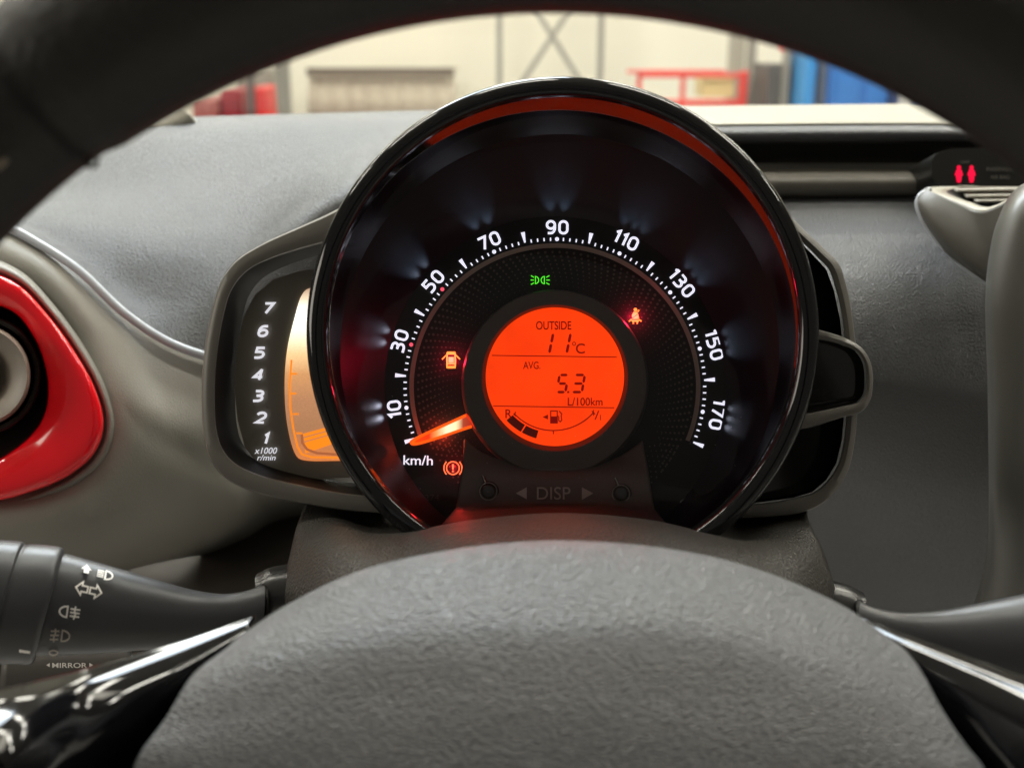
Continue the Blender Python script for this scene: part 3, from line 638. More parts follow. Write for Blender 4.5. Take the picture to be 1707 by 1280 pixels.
nd = link("needle", [P(*p) for p in [(778, 692, .4400), (789, 710, .4400), (686.5, 740.5, dN), (684, 736.5, dN), (687, 733, dN), (778, 692, .4425), (789, 710, .4425), (686.5, 740.5, dN + .001), (684, 736.5, dN + .001), (687, 733, dN + .001)]],
          [(0, 1, 2, 3, 4), (5, 9, 8, 7, 6), (0, 5, 6, 1), (1, 6, 7, 2), (2, 7, 8, 3), (3, 8, 9, 4), (4, 9, 5, 0)], needle_mat(), sp, smooth=False, label="orange lit needle resting at zero")
tube("needle_edge", [(777, 692, .4397), (688, 734, dN - .0003), (685, 737, dN - .0003), (688, 740, dN - .0003), (786, 711, .4397)], .00058, M_NEDGE, nd, n=8, ns=60)
tube("needle_root", [(776, 690, .4398), (787, 703, .4395), (793, 714, .4398)], .0005, mat("needle_root_glow", (.3, .02, .01), .3, emit=(.75, .03, .004), es=1), nd, n=8, ns=16)
glow_point((735, 722), (1, .06, .02), .010)  # unseen point light added for the glow around the needle
# button panel with DISP
pn = skin("button_panel", [
    [(772, 735, .4440), (800, 760, .4430), (860, 785, .4425), (925, 795, .4420), (990, 788, .4425), (1040, 765, .4430), (1072, 738, .4440)],
    [(772, 780, .4390), (800, 790, .4380), (860, 795, .4375), (925, 798, .4370), (990, 795, .4375), (1045, 790, .4380), (1078, 785, .4390)],
    [(764, 845, .4350), (795, 845, .4335), (860, 845, .4330), (925, 845, .4330), (990, 845, .4330), (1052, 845, .4335), (1086, 846, .4350)],
    [(762, 856, .4330), (795, 856, .4310), (860, 854, .4300), (925, 853, .4300), (990, 854, .4300), (1054, 856, .4310), (1088, 857, .4330)],
    [(758, 862, .428), (795, 864, .424), (860, 860, .422), (925, 858, .422), (990, 860, .422), (1056, 864, .424), (1092, 864, .428)],
    [(740, 885, .418), (795, 880, .414), (860, 876, .412), (925, 874, .412), (990, 876, .412), (1056, 880, .414), (1110, 888, .418)]], M_SURR, sp, 60, 50, thick=.003)
M_ETCH = mat("raised_lettering", (0.42, 0.40, 0.37), 0.3, spec=0.6)
text("panel_lettering", "DISP", (923, 822), .4316, 21, M_ETCH, pn, wpx=56, th=.0012)
plate("panel_arrow", [(860, 822), (878, 812), (878, 832)], .4316, M_ETCH, pn, th=.0010); plate("panel_arrow", [(989, 822), (970, 812), (970, 833)], .4316, M_ETCH, pn, th=.0010)
M_RING = mat('button_ring_satin', (.30, .29, .27), .22, spec=.6)
for (u, v_, m_) in ((815, 819, M_GLOSSGREY), (1036, 823, M_GLOSSGREY)):
    k = rings("push_button", [(u, v_, 17.5, .4350), (u, v_, 17, .4322), (u, v_, 15, .4318), (u, v_, 13, .4330), (u - 1, v_, 12.5, .4322), (u - 1, v_, 11, .4295), (u - 1, v_, 9.5, .4288), (u - 1, v_, 4, .4287)], m_, sp, 40, cap1=True, angle=40)
    rings("button_ring", [(u - 1, v_, 15.4, .43175), (u - 1, v_, 15.0, .4313), (u - 1, v_, 13.8, .4313), (u - 1, v_, 13.4, .43175)], M_RING, k, 40)
    tube("button_stem", [(u - 5, v_ - 13, .4318), (u - 10, v_ - 26, .4330)], .0006, M_CLEARP, k, n=8, ns=8)
polys = []
rd = random.Random(3)
for k in range(90):
    a = rd.uniform(180, 360); r = rd.uniform(170, 335) if k % 3 else rd.uniform(90, 250)
    u, v_ = 925 + r * math.cos(R(a)), 645 - r * math.sin(R(a)) * .9
    if v_ > 870: continue
    polys.append(arc(u, v_, rd.uniform(.35, .8), 0, 360, 6)[:-1])
multiplate("dust_specks", polys, .4135, mat("dust_grey", (.35, .33, .30), .9), sp, th=.00005, kind="stuff")
# clear lens
lens = [(938, 562, 386, .4085)] + [(938, 562, 386 * math.cos(R(t)), .4085 - .0035 * math.sin(R(t))) for t in (20, 40, 60, 75, 85)]
rings("clear_lens", lens, glassmat("lens_plastic", (0.96, 0.96, 0.96), 1.32), sp, 120, cap1=True, angle=80)

# ================================================================== tachometer
ta = empty("tachometer", P(450, 640, .445), "tachometer pod with white numerals one to seven left of the speedometer", "tachometer")
fo = [(640, 300), (560, 350), (500, 378), (435, 408), (390, 438), (366, 475), (350, 530), (339, 600), (336, 660), (340, 725), (352, 770), (380, 800), (430, 822), (500, 838), (575, 851), (660, 858)]
fi = [(604, 372), (562, 398), (505, 414), (450, 432), (412, 452), (386, 484), (371, 535), (361, 600), (358, 660), (361, 715), (371, 748), (392, 772), (435, 792), (500, 808), (575, 822), (660, 830)]
skin("pod_frame", [[(p[0] + 6, p[1], .500) for p in fo], [(p[0] + 1, p[1], .428) for p in fo], [(*p, .421) for p in fo], mixp(fo, fi, .07, .4180), mixp(fo, fi, .5, .4172), mixp(fo, fi, .93, .4180), [(*p, .421) for p in fi], [(*p, .4245) for p in fi]],
     M_FRAME, ta, 130, 60, linear=True, angle=50)
fc = fi
skin("recess_wall", [[(*p, .4244) for p in fc], [(p[0] + (500 - p[0]) * .24, p[1] + (610 - p[1]) * .10, .4400) for p in fc]], M_RECESS, ta, 130, 3, linear=True)
plateo = [(556, 444), (540, 446), (500, 452), (455, 466), (425, 492), (405, 530), (393, 590), (391, 650), (396, 700), (408, 745), (430, 772), (470, 788), (535, 799), (556, 801)]
plateo = plateo[1:-1] + [(938 + 400 * math.cos(R(a)), 558 - 400 * math.sin(R(a))) for a in range(216, 163, -4)]
vs = [P(*p, .4370) for p in plateo]; npl = len(vs)
fcp = link("tacho_face", vs + [q + FW * .0015 for q in vs], [tuple(range(npl))] + [(i, i + 1, npl + 1 + i, npl + i) for i in range(npl - 1)], mat("tacho_face_print", (0.21, 0.19, 0.155), 0.4, bump=('noise', 3000, 0.15, 0.0001)), ta, smooth=False)
M_WN = mat("tacho_numeral_white", (0.8, 0.8, 0.82), 0.5, emit=(.92, .92, 1.0), es=.75)
for n_, u, v_ in ((7, 447, 514), (6, 439, 552), (5, 433, 588), (4, 431, 625), (3, 431, 660), (2, 435, 696), (1, 443, 731)):
    number("numeral", str(n_), (u, v_), .4360, 16.2, .86, 3, 4.2, M_WN, ta, shear=.28, label="white italic number %d" % n_)
text("dial_lettering", "x1000", (443, 751), .4360, 10.5, M_WN, ta, wpx=38, shear=.25, bold=.004); text("dial_lettering", "r/min", (444, 762.5), .4360, 9.5, M_WN, ta, wpx=31, shear=.25, bold=.004)
def bar_mat():
    m = bpy.data.materials.new("lit_bar_display"); m.use_nodes = True; nt = m.node_tree; b = nt.nodes["Principled BSDF"]
    tc = nt.nodes.new("ShaderNodeTexCoord"); sx = nt.nodes.new("ShaderNodeSeparateXYZ"); rp = nt.nodes.new("ShaderNodeValToRGB")
    nt.links.new(tc.outputs["Generated"], sx.inputs[0]); nt.links.new(sx.outputs[2], rp.inputs[0]); nt.links.new(rp.outputs[0], b.inputs["Emission Color"])
    nz = nt.nodes.new("ShaderNodeTexNoise"); nz.inputs["Scale"].default_value = 1500
    nt.links.new(tc.outputs["Object"], nz.inputs["Vector"]); ms = nt.nodes.new("ShaderNodeMapRange"); ms.inputs[3].default_value = 1.0; ms.inputs[4].default_value = 1.35
    nt.links.new(nz.outputs["Fac"], ms.inputs[0]); nt.links.new(ms.outputs[0], b.inputs["Emission Strength"])
    c = rp.color_ramp; c.elements[0].position = 0; c.elements[0].color = (.62, .19, .05, 1); c.elements[1].position = 1; c.elements[1].color = (.42, .24, .15, 1)
    for p_, c_ in ((.18, (.36, .17, .08, 1)), (.36, (.45, .21, .10, 1)), (.50, (.62, .30, .12, 1)), (.62, (.95, .62, .30, 1)), (.72, (1.1, 1.0, .72, 1)), (.84, (1.5, 1.45, 1.3, 1)), (.93, (.9, .72, .5, 1))):
        el = c.elements.new(p_); el.color = c_
    b.inputs["Base Color"].default_value = (.1, .06, .04, 1)
    return m
bo = [(548, 478), (530, 479), (512, 482), (502, 494), (491, 530), (480, 575), (475, 620), (475, 670), (480, 715), (490, 752), (498, 764), (515, 768), (560, 768), (585, 768)]
bo = [(p.x, p.y) for p in cr([Vector((q[0], q[1], 0)) for q in bo], 50)]; nb = len(bo)
vs = [P(*p, .4362) for p in bo]
bd = link("bar_display", vs + [q + FW * .0006 for q in vs], [tuple(range(nb))] + [(i, i + 1, nb + 1 + i, nb + i) for i in range(nb - 1)], bar_mat(), ta, smooth=False, label="curved bar display glowing white above and orange below")
M_BARO = mat("bar_orange", (.3, .05, .01), .4, emit=(1.0, .26, .01), es=1.05)
bl = [(486, 600), (483, 640), (484, 680), (489, 715), (496, 745), (503, 757), (520, 762), (585, 763)]
strokes("bar_outline", [([(p[0] - 500, p[1] - 640) for p in bl], False)], 3.0, (500, 640), .4359, M_BARO, bd)
for (u, v_) in ((485, 623), (484, 656), (488, 690), (494, 722)): strokes("bar_tick", [([(0, 0), (10, 0)], False)], 3, (u, v_), .43565, M_BARO, bd)
for k in range(3):
    plate("lit_bar", [(505 + k * 1.5, 723 + k * 7.2), (560, 708 + k * 7.2), (560, 713.5 + k * 7.2 + (10 if k == 2 else 0)), (506 + k * 1.5, 728 + k * 7.2 + (13 if k == 2 else 0))], .43565, M_BARO, bd)
strokes("bar_curve", [([(p[0] - 500, p[1] - 640) for p in [(503, 724), (504, 738), (512, 749), (528, 755), (570, 758)]], False)], 4.2, (500, 640), .4355, mat("bar_curve_brown", (.1, .05, .03), .4, emit=(.42, .12, .04), es=1), bd)

# ================================================================== right-hand pod
rp_ = empty("side_pod", P(1380, 640, .45), "empty dark side pod with grey frames right of the speedometer", "instrument pod")
def pod(name, fo, fi, dz, par, fmat=M_FRAME):
    skin(name, [[(*p, dz + .08) for p in fo], [(*p, dz + .006) for p in fo], mixp(fo, fi, .06, dz), mixp(fo, fi, .5, dz - .001), mixp(fo, fi, .94, dz), mixp(fo, fi, 1.0, dz + .003), mixp(fo, fi, 1.02, dz + .012)], fmat, par, 110, 50, linear=True, angle=50)
fo = [(1240, 330), (1300, 348), (1345, 388), (1375, 416), (1398, 440), (1411, 478), (1421, 530), (1428, 600), (1429, 680), (1424, 740), (1413, 785), (1394, 818), (1366, 842), (1330, 856), (1280, 862), (1200, 866)]
fi = [(1240, 356), (1300, 372), (1338, 404), (1362, 428), (1382, 450), (1394, 484), (1405, 535), (1411, 600), (1412, 680), (1407, 735), (1398, 772), (1381, 800), (1358, 820), (1325, 830), (1280, 838), (1200, 842)]
pod("outer_frame", fo, fi, .428, rp_)
hoodarc = lambda a0, a1, r, n=14: [(938 + r * math.cos(R(a0 + (a1 - a0) * i / (n - 1))), 558 - r * math.sin(R(a0 + (a1 - a0) * i / (n - 1)))) for i in range(n)]
vs = [P(*p, .4455) for p in [(q[0] - 4, q[1]) for q in fi[2:-2]] + hoodarc(-46, 22, 397)]
link("pod_face", vs, [tuple(range(len(vs)))], mat("pod_gloss_face", (.010, .009, .008), .10, spec=.5), rp_, smooth=False)
bo_ = [(1335, 541), (1366, 550), (1405, 562), (1436, 580), (1451, 604), (1455, 640), (1450, 668), (1436, 686), (1400, 697), (1352, 712), (1330, 716)]
bi_ = [(1335, 560), (1364, 566), (1400, 574), (1428, 586), (1441, 606), (1444, 636), (1441, 658), (1430, 670), (1400, 678), (1352, 688), (1330, 692)]
skin("middle_frame", [[(*p, .47) for p in bo_], [(*p, .419) for p in bo_], mixp(bo_, bi_, .06, .4155), mixp(bo_, bi_, .5, .4148), mixp(bo_, bi_, .94, .4155), mixp(bo_, bi_, 1, .418), mixp(bo_, bi_, 1.02, .424)], M_FRAME, rp_, 90, 40, linear=True, angle=50)
vs = cr([P(p[0] - 3 if p[0] > 1350 else p[0], p[1], .4225) for p in bi_], 60); link("pod_face", vs, [tuple(range(60))], mat("pod_gloss_face", (.010, .009, .008), .10), rp_, smooth=False)
tube("face_ridge", [(1345, 676, .4222), (1385, 670, .4222), (1425, 664, .4222)], .0007, M_RECESS, rp_, n=8, ns=20)

# ================================================================== column cover
cc = empty("steering_column_cover", P(930, 950, .36), "dark grained steering column cover between gauge and wheel hub", "column cover")
skin("upper_shell", [
    [(520, 838, .455), (565, 848, .450), (620, 856, .448), (680, 892, .430), (780, 876, .420), (930, 868, .418), (1080, 874, .420), (1190, 896, .430), (1240, 864, .448), (1295, 848, .457), (1342, 844, .460)],
    [(508, 850, .445), (560, 862, .435), (620, 884, .425), (680, 894, .405), (780, 877, .400), (930, 864, .398), (1080, 876, .400), (1190, 899, .405), (1240, 902, .420), (1300, 868, .440), (1345, 858, .450)],
    [(500, 880, .420), (560, 885, .405), (620, 908, .385), (680, 903, .385), (780, 885, .383), (930, 874, .380), (1080, 885, .383), (1190, 906, .385), (1245, 915, .392), (1300, 905, .405), (1352, 890, .420)],
    [(490, 930, .410), (560, 935, .380), (620, 930, .372), (680, 922, .368), (780, 900, .365), (930, 893, .364), (1080, 900, .365), (1190, 925, .368), (1260, 940, .375), (1310, 945, .385), (1368, 930, .410)],
    [(475, 985, .405), (560, 985, .370), (620, 975, .360), (680, 965, .352), (780, 950, .346), (930, 945, .344), (1080, 950, .346), (1190, 965, .352), (1260, 985, .360), (1320, 990, .375), (1385, 985, .405)],
    [(465, 1040, .420), (560, 1050, .365), (620, 1050, .355), (680, 1050, .345), (780, 1050, .340), (930, 1050, .338), (1080, 1050, .340), (1190, 1050, .345), (1260, 1050, .355), (1340, 1050, .38), (1400, 1040, .420)],
    [(455, 1200, .45), (560, 1200, .40), (620, 1200, .38), (680, 1200, .37), (780, 1200, .36), (930, 1200, .36), (1080, 1200, .36), (1190, 1200, .37), (1260, 1200, .38), (1340, 1200, .40), (1420, 1200, .45)]],
    M_COLUMN, cc, 120, 90, thick=.002)
tube("stalk_collar", [(492, 985, .41), (462, 990, .41), (440, 996, .41)], [.0105, .0105, .0095], M_GLOSSGREY, cc, n=32, ns=12)
tube("stalk_collar", [(1370, 1010, .41), (1400, 1018, .41), (1425, 1026, .41)], [.0105, .0105, .0095], M_GLOSSGREY, cc, n=32, ns=12)

# ================================================================== stalks
def stalk_body(name, stations, m, parent, n=48, squash=1.0, cap0=True, cap1=True):
    """stations: (u, v_top, v_bottom, depth): elliptical sections across the stalk"""
    vs = []
    ctr = [P(s[0], (s[1] + s[2]) / 2, s[3]) for s in stations]
    secs = []
    for i, s in enumerate(stations):
        a = P(s[0] + s[4], s[1], s[3]); b = P(s[0] - s[4], s[2], s[3]); c = (a + b) / 2; up = (a - b) / 2
        t = (ctr[min(i + 1, len(ctr) - 1)] - ctr[max(i - 1, 0)]).normalized(); f = t.cross(up).normalized() * up.length * squash
        secs.append([c + up * math.cos(2 * math.pi * j / n) + f * math.sin(2 * math.pi * j / n) for j in range(n)])
    ns = 60; cols = [cr([q[j] for q in secs], ns) for j in range(n)]
    vs = [cols[j][k] for k in range(ns) for j in range(n)]
    f = grid_faces(ns, n, True)
    if cap0: f.append(tuple(range(n)))
    if cap1: f.append(tuple(range(len(vs) - n, len(vs))))
    return link(name, vs, f, m, parent, angle=50)
st = empty("light_stalk", P(200, 1010, .40), "black light and indicator stalk left of the steering column", "stalk")
stalk_body("barrel", [(84, 923, 1091, .385, 24), (170, 944, 1088, .388, 14), (250, 966, 1082, .392, 8), (320, 984, 1075, .396, 5), (370, 990, 1062, .398, 3), (410, 984, 1058, .40, 3), (437, 974, 1050, .402, 3)], M_STALK, st, squash=.75)
stalk_body("stalk_end_lip", [(434, 973, 1052, .402, 3), (438, 973, 1052, .4025, 3), (441, 975, 1050, .4028, 3)], M_RECESS, st, squash=.76)
stalk_body("rotary_switch", [(-60, 898, 1106, .3775, 18), (8, 903, 1106, .3808, 22), (14, 904, 1106, .3812, 22), (19, 909, 1102, .3814, 22), (25, 908, 1104, .3817, 22), (50, 909, 1104, .3828, 23), (78, 914, 1104, .3842, 24), (83, 920, 1098, .3845, 24)], M_STALK, st, squash=.78)
def on_stalk(u, v, d): return P(u, v, d)
# symbols printed on the barrel: placed on the surface by casting on its ellipse
def SD(u, v):
    # depth of the barrel front at pixel (u, v)
    S = [(60, 914, 1096, .384), (84, 923, 1096, .385), (170, 944, 1092, .388), (250, 966, 1100, .392)]
    for a, b in zip(S, S[1:]):
        if u <= b[0] or b is S[-1]: break
    t = (u - a[0]) / (b[0] - a[0]); top = a[1] + (b[1] - a[1]) * t; bot = a[2] + (b[2] - a[2]) * t; d = a[3] + (b[3] - a[3]) * t
    c = (top + bot) / 2; r = (bot - top) / 2; k = max(-.98, min(.98, (v - c) / r)); return d - .75 * r / FPX * d * math.sqrt(1 - k * k) - .0016
def sym(name, lines, wd, c, parent, m, rot=0, extra=(), label=None):
    ca, sa = math.cos(R(rot)), math.sin(R(rot)); vs = []; f = []
    T = lambda p, k: (lambda u, v: P(u, v, SD(u, v) - k))(c[0] + p[0] * ca + p[1] * sa, c[1] - p[0] * sa + p[1] * ca)
    for i, (pts, cl) in enumerate(lines):
        for q in ribbon(pts, wd, cl):
            s = len(vs); vs += [T(p, i * .00003) for p in q]; f.append((s, s + 1, s + 2, s + 3))
    for i, pts in enumerate(extra):
        s = len(vs); vs += [T(p, (i + len(lines)) * .00003) for p in pts]; f.append(tuple(range(s, s + len(pts))))
    return solid(link(name, vs, f, m, parent, smooth=False, label=label), .0001)
Dlamp = lambda sx: [(-5 * sx, -9), (-5 * sx, 9)] + [(sx * (-5 + 13 * math.sin(R(t))), 9 * math.cos(R(t))) for t in range(15, 166, 15)]
sym("beam_symbol", [([(4, -7), (4, 7)] + [(4 + 12 * math.sin(R(t)), 7 * math.cos(R(t))) for t in range(15, 166, 15)], True)], 2.4, (172, 957), st, M_PRINTW, rot=-12,
    extra=[[(-10, -6), (1, -6), (1, -4), (-10, -4)], [(-10, -2.8), (1, -2.8), (1, -.8), (-10, -.8)], [(-10, .4), (1, .4), (1, 2.4), (-10, 2.4)], [(-10, 3.6), (1, 3.6), (1, 5.6), (-10, 5.6)],
           [(-38, -2), (-30, -10), (-20, -2), (-24, -2), (-24, 4), (-33, 4), (-33, -2)]], label="main beam symbol with arrow")
ar = lambda s: [(s * 22, 0), (s * 12, -11), (s * 12, -5), (s * 2, -5), (s * 2, 5), (s * 12, 5), (s * 12, 11)]
sym("indicator_symbol", [(ar(-1), True), (ar(1), True)], 2.6, (148, 983), st, M_PRINTW, rot=-13, label="pair of turn arrows")
sym("rear_fog_symbol", [([(-3, -9), (-3, 9)] + [(-3 - 13 * math.sin(R(t)), -9 * math.cos(R(t)) * -1) for t in range(15, 166, 15)], True), ([(2, -6), (18, -6)], False), ([(2, 0), (18, 0)], False), ([(2, 6), (18, 6)], False), ([(10, -11), (9, -4), (11, 2), (9, 11)], False)], 2.5, (115, 1020), st, M_PRINTW, rot=-8)
sym("front_fog_symbol", [([(3, -9), (3, 9)] + [(3 + 13 * math.sin(R(t)), 9 * math.cos(R(t))) for t in range(15, 166, 15)], True), ([(-2, -7), (-16, -5)], False), ([(-2, 0), (-16, 2)], False), ([(-2, 7), (-16, 9)], False), ([(-9, -10), (-8, -3), (-10, 3), (-9, 12)], False)], 2.3, (100, 1059), st, mat("dim_print", (.35, .31, .27), .5), rot=-8)
sym("off_symbol", [([(7 * math.cos(R(t)), 4 * math.sin(R(t))) for t in range(0, 360, 24)], True)], 2, (89, 1088), st, mat("dim_print", (.35, .31, .27), .5))
plate("switch_mark", [(32, 1082), (50, 1085), (50, 1089), (32, 1087)], .3665, M_PRINTW, st)

ws = empty("wiper_stalk", P(1560, 1050, .40), "satin black wiper stalk to the right of the steering column", "stalk")
stalk_body("barrel", [(1434, 1002, 1078, .402, 0), (1452, 1010, 1084, .40, 0), (1500, 1020, 1098, .398, 0), (1560, 1018, 1120, .395, 0), (1620, 1008, 1140, .392, 0), (1700, 992, 1165, .388, 0), (1800, 975, 1190, .384, 0), (1900, 965, 1210, .38, 0)], M_STALK, ws, squash=.75)
stalk_body("stalk_end_lip", [(1424, 1000, 1076, .403, 0), (1430, 999, 1078, .4028, 0), (1437, 1001, 1078, .402, 0)], M_RECESS, ws, squash=.76)

# mirror switch under the stalk
ms_ = empty("mirror_switch", P(110, 1110, .47), "small mirror adjuster switch panel under the light stalk", "switch")
skin("switch_plate", [[(30, 1060, .50), (120, 1060, .50), (210, 1060, .50)], [(10, 1095, .47), (120, 1092, .47), (220, 1088, .47)], [(0, 1200, .47), (120, 1200, .47), (240, 1200, .47)]], mat("switch_grey", (.05, .045, .04), .45), ms_, 20, 16, thick=.003)
text("switch_lettering", "MIRROR", (116, 1108.5), .462, 8.5, M_PRINTW, ms_, wpx=58, bold=.01)
plate("switch_arrow", [(77, 1108), (83, 1104.5), (83, 1111.5)], .462, M_PRINTW, ms_); plate("switch_arrow", [(155, 1108), (149, 1104.5), (149, 1111.5)], .462, M_PRINTW, ms_)

# ================================================================== steering wheel
WC = (925, 1300); WD = .222
sw = empty("steering_wheel", P(925, 1300, .23), "black leather steering wheel with grey airbag cover across the foreground", "steering wheel")
NR, NT = 240, 40; vs = []
C0 = P(*WC, WD)
for i in range(NR):
    a = 2 * math.pi * i / NR; deg = math.degrees(a) % 360
    tr = .0178
    ds = min(abs(deg - 126.5), 360 - abs(deg - 126.5))
    if 30 < deg < 126: tr += .0006 * (1 - math.exp(-(126 - deg) / 3)) 
    if 126 <= deg < 200: tr -= .0008
    inner = .1585
    Rm = inner + .0182
    dirv = XR * math.cos(a) + UP * math.sin(a)
    for j in range(NT):
        b = 2 * math.pi * j / NT
        vs.append(C0 + dirv * (Rm + tr * math.cos(b)) + FW * (tr * .92 * math.sin(b)))
f = []
for i in range(NR):
    for j in range(NT): f.append((i * NT + j, i * NT + (j + 1) % NT, ((i + 1) % NR) * NT + (j + 1) % NT, ((i + 1) % NR) * NT + j))
rim = link("rim", vs, f, M_LEATHER, sw, angle=80)
# seam between the two leathers, and its stitches
for deg in (127.2, 54):
    a = R(deg); dirv = XR * math.cos(a) + UP * math.sin(a); tan = XR * -math.sin(a) + UP * math.cos(a); vs = []
    for s_ in (-1, 1):
        for j in range(NT):
            b = 2 * math.pi * j / NT; q = C0 + dirv * (.1585 + .0182 + .0184 * math.cos(b)) + FW * (.0168 * math.sin(b)); vs.append(q + tan * s_ * .0006)
    link("seam", vs, [(j, (j + 1) % NT, NT + (j + 1) % NT, NT + j) for j in range(NT)], M_RECESS, rim)
proto = None
for k in range(26):
    a = R(131 + k * 1.6); dirv = XR * math.cos(a) + UP * math.sin(a); tan = XR * -math.sin(a) + UP * math.cos(a)
    q = C0 + dirv * (.1585 + .0182 - .0125) - FW * .0128
    box_v = []
    for (x, y, z) in ((-1, -1, -1), (1, -1, -1), (1, 1, -1), (-1, 1, -1), (-1, -1, 1), (1, -1, 1), (1, 1, 1), (-1, 1, 1)):
        box_v.append(q + tan * x * .0014 + dirv * y * .0004 + FW * z * .0004)
    link("stitch", box_v, [(0, 3, 2, 1), (4, 5, 6, 7), (0, 1, 5, 4), (1, 2, 6, 5), (2, 3, 7, 6), (3, 0, 4, 7)], mat("stitch_thread", (.20, .17, .13), .7), rim, smooth=False)
# airbag cover dome
skin("airbag_cover", [
    [(470, 1078, .330), (530, 1042, .330), (650, 990, .332), (900, 950, .334), (1180, 975, .332), (1350, 1030, .330), (1450, 1085, .330)],
    [(418, 1070, .308), (490, 1022, .306), (625, 962, .306), (900, 919, .308), (1190, 947, .306), (1390, 1022, .303), (1490, 1090, .303)],
    [(384, 1098, .292), (475, 1044, .292), (620, 975, .294), (900, 946, .295), (1180, 975, .294), (1375, 1050, .292), (1525, 1130, .291)],
    [(325, 1145, .283), (440, 1095, .281), (640, 1050, .280), (900, 1030, .280), (1160, 1050, .280), (1370, 1110, .281), (1565, 1200, .283)],
    [(278, 1213, .279), (430, 1190, .274), (650, 1170, .272), (900, 1160, .271), (1150, 1170, .272), (1380, 1200, .274), (1605, 1255, .279)],
    [(235, 1275, .276), (420, 1280, .270), (650, 1290, .267), (900, 1290, .266), (1150, 1290, .267), (1390, 1290, .270), (1640, 1300, .276)],
    [(215, 1420, .276), (420, 1440, .268), (650, 1450, .265), (900, 1450, .264), (1150, 1450, .265), (1400, 1440, .268), (1660, 1430, .276)]],
    M_PAD, sw, 120, 90, thick=.003)
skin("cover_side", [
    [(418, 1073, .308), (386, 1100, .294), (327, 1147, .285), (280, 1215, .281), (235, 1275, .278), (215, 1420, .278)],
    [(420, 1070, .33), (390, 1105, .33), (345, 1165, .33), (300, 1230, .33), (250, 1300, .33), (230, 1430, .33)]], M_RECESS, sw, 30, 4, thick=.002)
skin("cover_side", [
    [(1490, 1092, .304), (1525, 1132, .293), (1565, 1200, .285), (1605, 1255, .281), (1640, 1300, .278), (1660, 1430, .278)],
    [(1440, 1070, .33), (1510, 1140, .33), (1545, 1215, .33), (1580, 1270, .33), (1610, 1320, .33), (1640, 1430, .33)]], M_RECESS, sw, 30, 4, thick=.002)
skin("spoke", [
    [(-200, 1215, .250), (0, 1160, .268), (150, 1122, .290), (300, 1078, .308), (425, 1035, .325)],
    [(-200, 1250, .242), (0, 1192, .260), (150, 1150, .283), (295, 1100, .3025), (415, 1048, .321)],
    [(-200, 1300, .235), (0, 1235, .253), (140, 1188, .277), (285, 1128, .298), (400, 1062, .318)],
    [(-200, 1360, .232), (0, 1290, .249), (130, 1240, .273), (265, 1170, .2955), (385, 1078, .316)],
    [(-200, 1440, .238), (0, 1360, .253), (110, 1320, .276), (235, 1235, .297), (370, 1092, .319)],
    [(-200, 1560, .270), (0, 1560, .280), (100, 1480, .290), (200, 1380, .305), (355, 1110, .325)]],
    M_PIANO, sw, 70, 60, thick=.002)
skin("spoke", [
    [(1420, 1030, .325), (1500, 1062, .312), (1600, 1098, .298), (1707, 1135, .284), (1950, 1200, .255)],
    [(1430, 1045, .321), (1508, 1082, .3065), (1608, 1125, .291), (1715, 1168, .276), (1950, 1245, .247)],
    [(1448, 1062, .318), (1520, 1115, .302), (1618, 1165, .286), (1725, 1215, .270), (1950, 1300, .241)],
    [(1470, 1080, .317), (1538, 1160, .300), (1635, 1225, .283), (1742, 1285, .267), (1950, 1365, .239)],
    [(1490, 1100, .320), (1560, 1200, .302), (1660, 1300, .286), (1760, 1370, .270), (1950, 1450, .248)],
    [(1510, 1130, .328), (1590, 1300, .312), (1680, 1420, .300), (1780, 1500, .288), (1950, 1560, .270)]],
    M_PIANO, sw, 70, 60, thick=.002)

# ================================================================== right side: airbag lamp, centre vent, console
ab = empty("airbag_indicator", P(1640, 290, .60), "black airbag indicator panel with two red figures at the right edge", "indicator panel")
po = [(1556, 262), (1575, 250), (1620, 247), (1900, 245), (1900, 320), (1600, 316), (1572, 312), (1556, 300)]
vs = cr([P(*p, .615) for p in po], 50, True)
link("panel_body", vs + [q + FW * .05 for q in vs], [tuple(range(50))] + [(i, (i + 1) % 50, 50 + (i + 1) % 50, 50 + i) for i in range(50)], mat("indicator_black", (.012, .012, .011), .3), ab, angle=30)
for cx in (1598.5, 1619.5):
    multiplate("warning_lamp", [arc(cx, 279.5, 3.4, 0, 360, 13)[:-1], [(cx - 3.8, 283), (cx + 3.8, 283), (cx + 7, 292), (cx + 4.2, 294), (cx + 4, 301), (cx - 4, 301), (cx - 4.2, 294), (cx - 7, 292)], [(cx - 3.6, 301.6), (cx + 3.6, 301.6), (cx + 2.6, 304.5), (cx - 2.6, 304.5)]], .6145, M_REDSYM, ab, label="glowing red figure symbol")
M_FAINT = mat("faint_panel_print", (.16, .15, .13), .5)
text("panel_lettering", "PASSENGER", (1667, 282.5), .6147, 6.5, M_FAINT, ab, wpx=44); text("panel_lettering", "AIR BAG", (1667, 295.5), .6147, 6.5, M_FAINT, ab, wpx=32)
text("panel_lettering", "OFF", (1609, 270.5), .6147, 5, M_FAINT, ab, wpx=14)

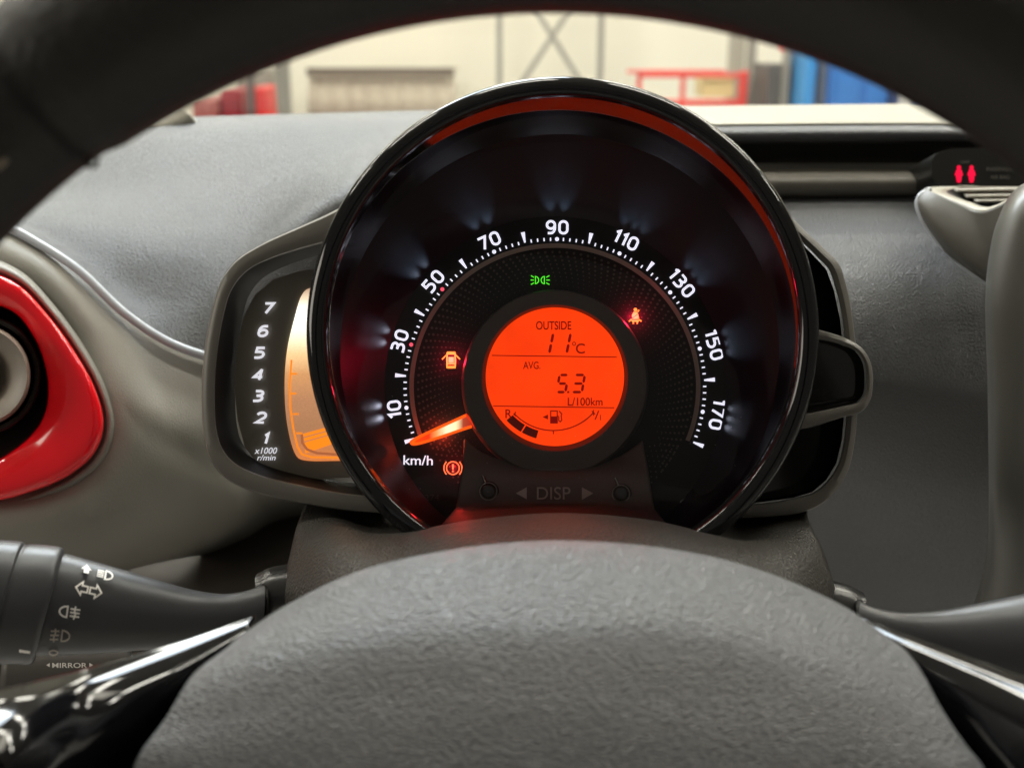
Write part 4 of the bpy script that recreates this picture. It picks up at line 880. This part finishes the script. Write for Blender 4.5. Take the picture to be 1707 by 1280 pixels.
cv = empty("centre_vent", P(1620, 350, .56), "beige grey centre air vent housing with slats at the right edge", "air vent")
M_VENTG = mat("vent_housing_plastic", (.095, .091, .080), .45, bump=('noise', 2500, .2, .0002))
skin("vent_rim", [
    [(1900, 312, .60), (1650, 311, .60), (1580, 311, .60), (1550, 312, .60), (1545, 318, .585), (1560, 325, .57), (1600, 340, .555), (1625, 350, .545), (1650, 350, .535), (1700, 325, .525), (1800, 290, .52)],
    [(1900, 317, .60), (1660, 316, .60), (1605, 315, .60), (1582, 317, .59), (1578, 321, .58), (1590, 327, .57), (1620, 338, .555), (1640, 345, .545), (1660, 342, .535), (1705, 320, .525), (1800, 285, .52)]],
    mat("vent_rim_cream", (.34, .32, .26), .4), cv, 80, 3, linear=True, thick=.001)
skin("vent_throat", [
    [(1900, 317, .60), (1660, 316, .60), (1605, 315, .60), (1582, 317, .59), (1578, 321, .58), (1590, 327, .57), (1620, 338, .555), (1640, 345, .545), (1660, 342, .535), (1705, 320, .525), (1800, 285, .52)],
    [(1900, 335, .63), (1680, 336, .63), (1640, 336, .62), (1620, 338, .61), (1620, 340, .60), (1630, 342, .59), (1650, 346, .58), (1660, 347, .57), (1680, 345, .56), (1720, 340, .56), (1800, 320, .56)]],
    M_RECESS, cv, 80, 3, linear=True)
for k, (ya, yb, xs) in enumerate(((318, 321, 1590), (326, 331, 1606), (335, 339, 1622))):
    skin("slat", [[(xs, ya, .585 - k * .006), (xs + 40, ya - 1, .585 - k * .006), (1760, ya - 2, .58 - k * .006)], [(xs + 5, yb, .575 - k * .006), (xs + 45, yb - 1, .575 - k * .006), (1760, yb - 2, .57 - k * .006)]], mat("slat_grey", (.30, .28, .24), .4), cv, 20, 3, linear=True, thick=.0012)
skin("vent_side", [
    [(1545, 318, .575), (1560, 326, .567), (1600, 342, .555), (1625, 351, .547), (1650, 351, .537), (1700, 327, .525), (1800, 290, .52)],
    [(1530, 332, .573), (1552, 350, .564), (1600, 380, .552), (1640, 395, .542), (1665, 395, .534), (1720, 390, .525), (1800, 380, .52)],
    [(1534, 350, .572), (1560, 380, .563), (1605, 420, .553), (1645, 440, .543), (1680, 450, .535), (1720, 450, .525), (1800, 450, .52)],
    [(1565, 400, .571), (1590, 425, .565), (1625, 450, .558), (1660, 475, .549), (1690, 500, .538), (1730, 510, .53), (1800, 510, .52)]],
    M_VENTG, cv, 60, 30, thick=.002)
tube("vent_edge", [(1550, 316, .575), (1534, 326, .572), (1529, 340, .571), (1536, 362, .570), (1562, 400, .569), (1602, 440, .565), (1652, 476, .556), (1700, 508, .55)], .0014, M_TRIM, cv, n=12)

cp = empty("centre_console", P(1690, 650, .50), "grey brown centre console shell filling the right edge", "console")
skin("console_shell", [
    [(1760, 270, .50), (1715, 300, .500), (1690, 318, .510), (1672, 345, .525), (1668, 370, .54)],
    [(1800, 300, .485), (1730, 330, .488), (1690, 350, .491), (1660, 385, .500), (1654, 410, .535)],
    [(1850, 450, .48), (1740, 460, .480), (1690, 470, .481), (1652, 480, .488), (1646, 490, .53)],
    [(1850, 650, .475), (1740, 650, .475), (1690, 650, .476), (1656, 650, .483), (1649, 650, .53)],
    [(1850, 830, .475), (1740, 830, .475), (1690, 830, .476), (1658, 830, .483), (1650, 830, .53)],
    [(1850, 960, .485), (1740, 950, .485), (1690, 950, .491), (1652, 950, .508), (1640, 950, .54)],
    [(1850, 1100, .51), (1720, 1060, .51), (1670, 1060, .515), (1630, 1060, .53), (1610, 1060, .56)],
    [(1850, 1400, .54), (1720, 1400, .54), (1670, 1400, .545), (1630, 1400, .56), (1610, 1400, .58)]],
    mat("console_plastic", (.078, .075, .067), .42, spec=.5, bump=('noise', 2600, .25, .0002), vary=(18, .1)), cp, 50, 90, thick=.003)
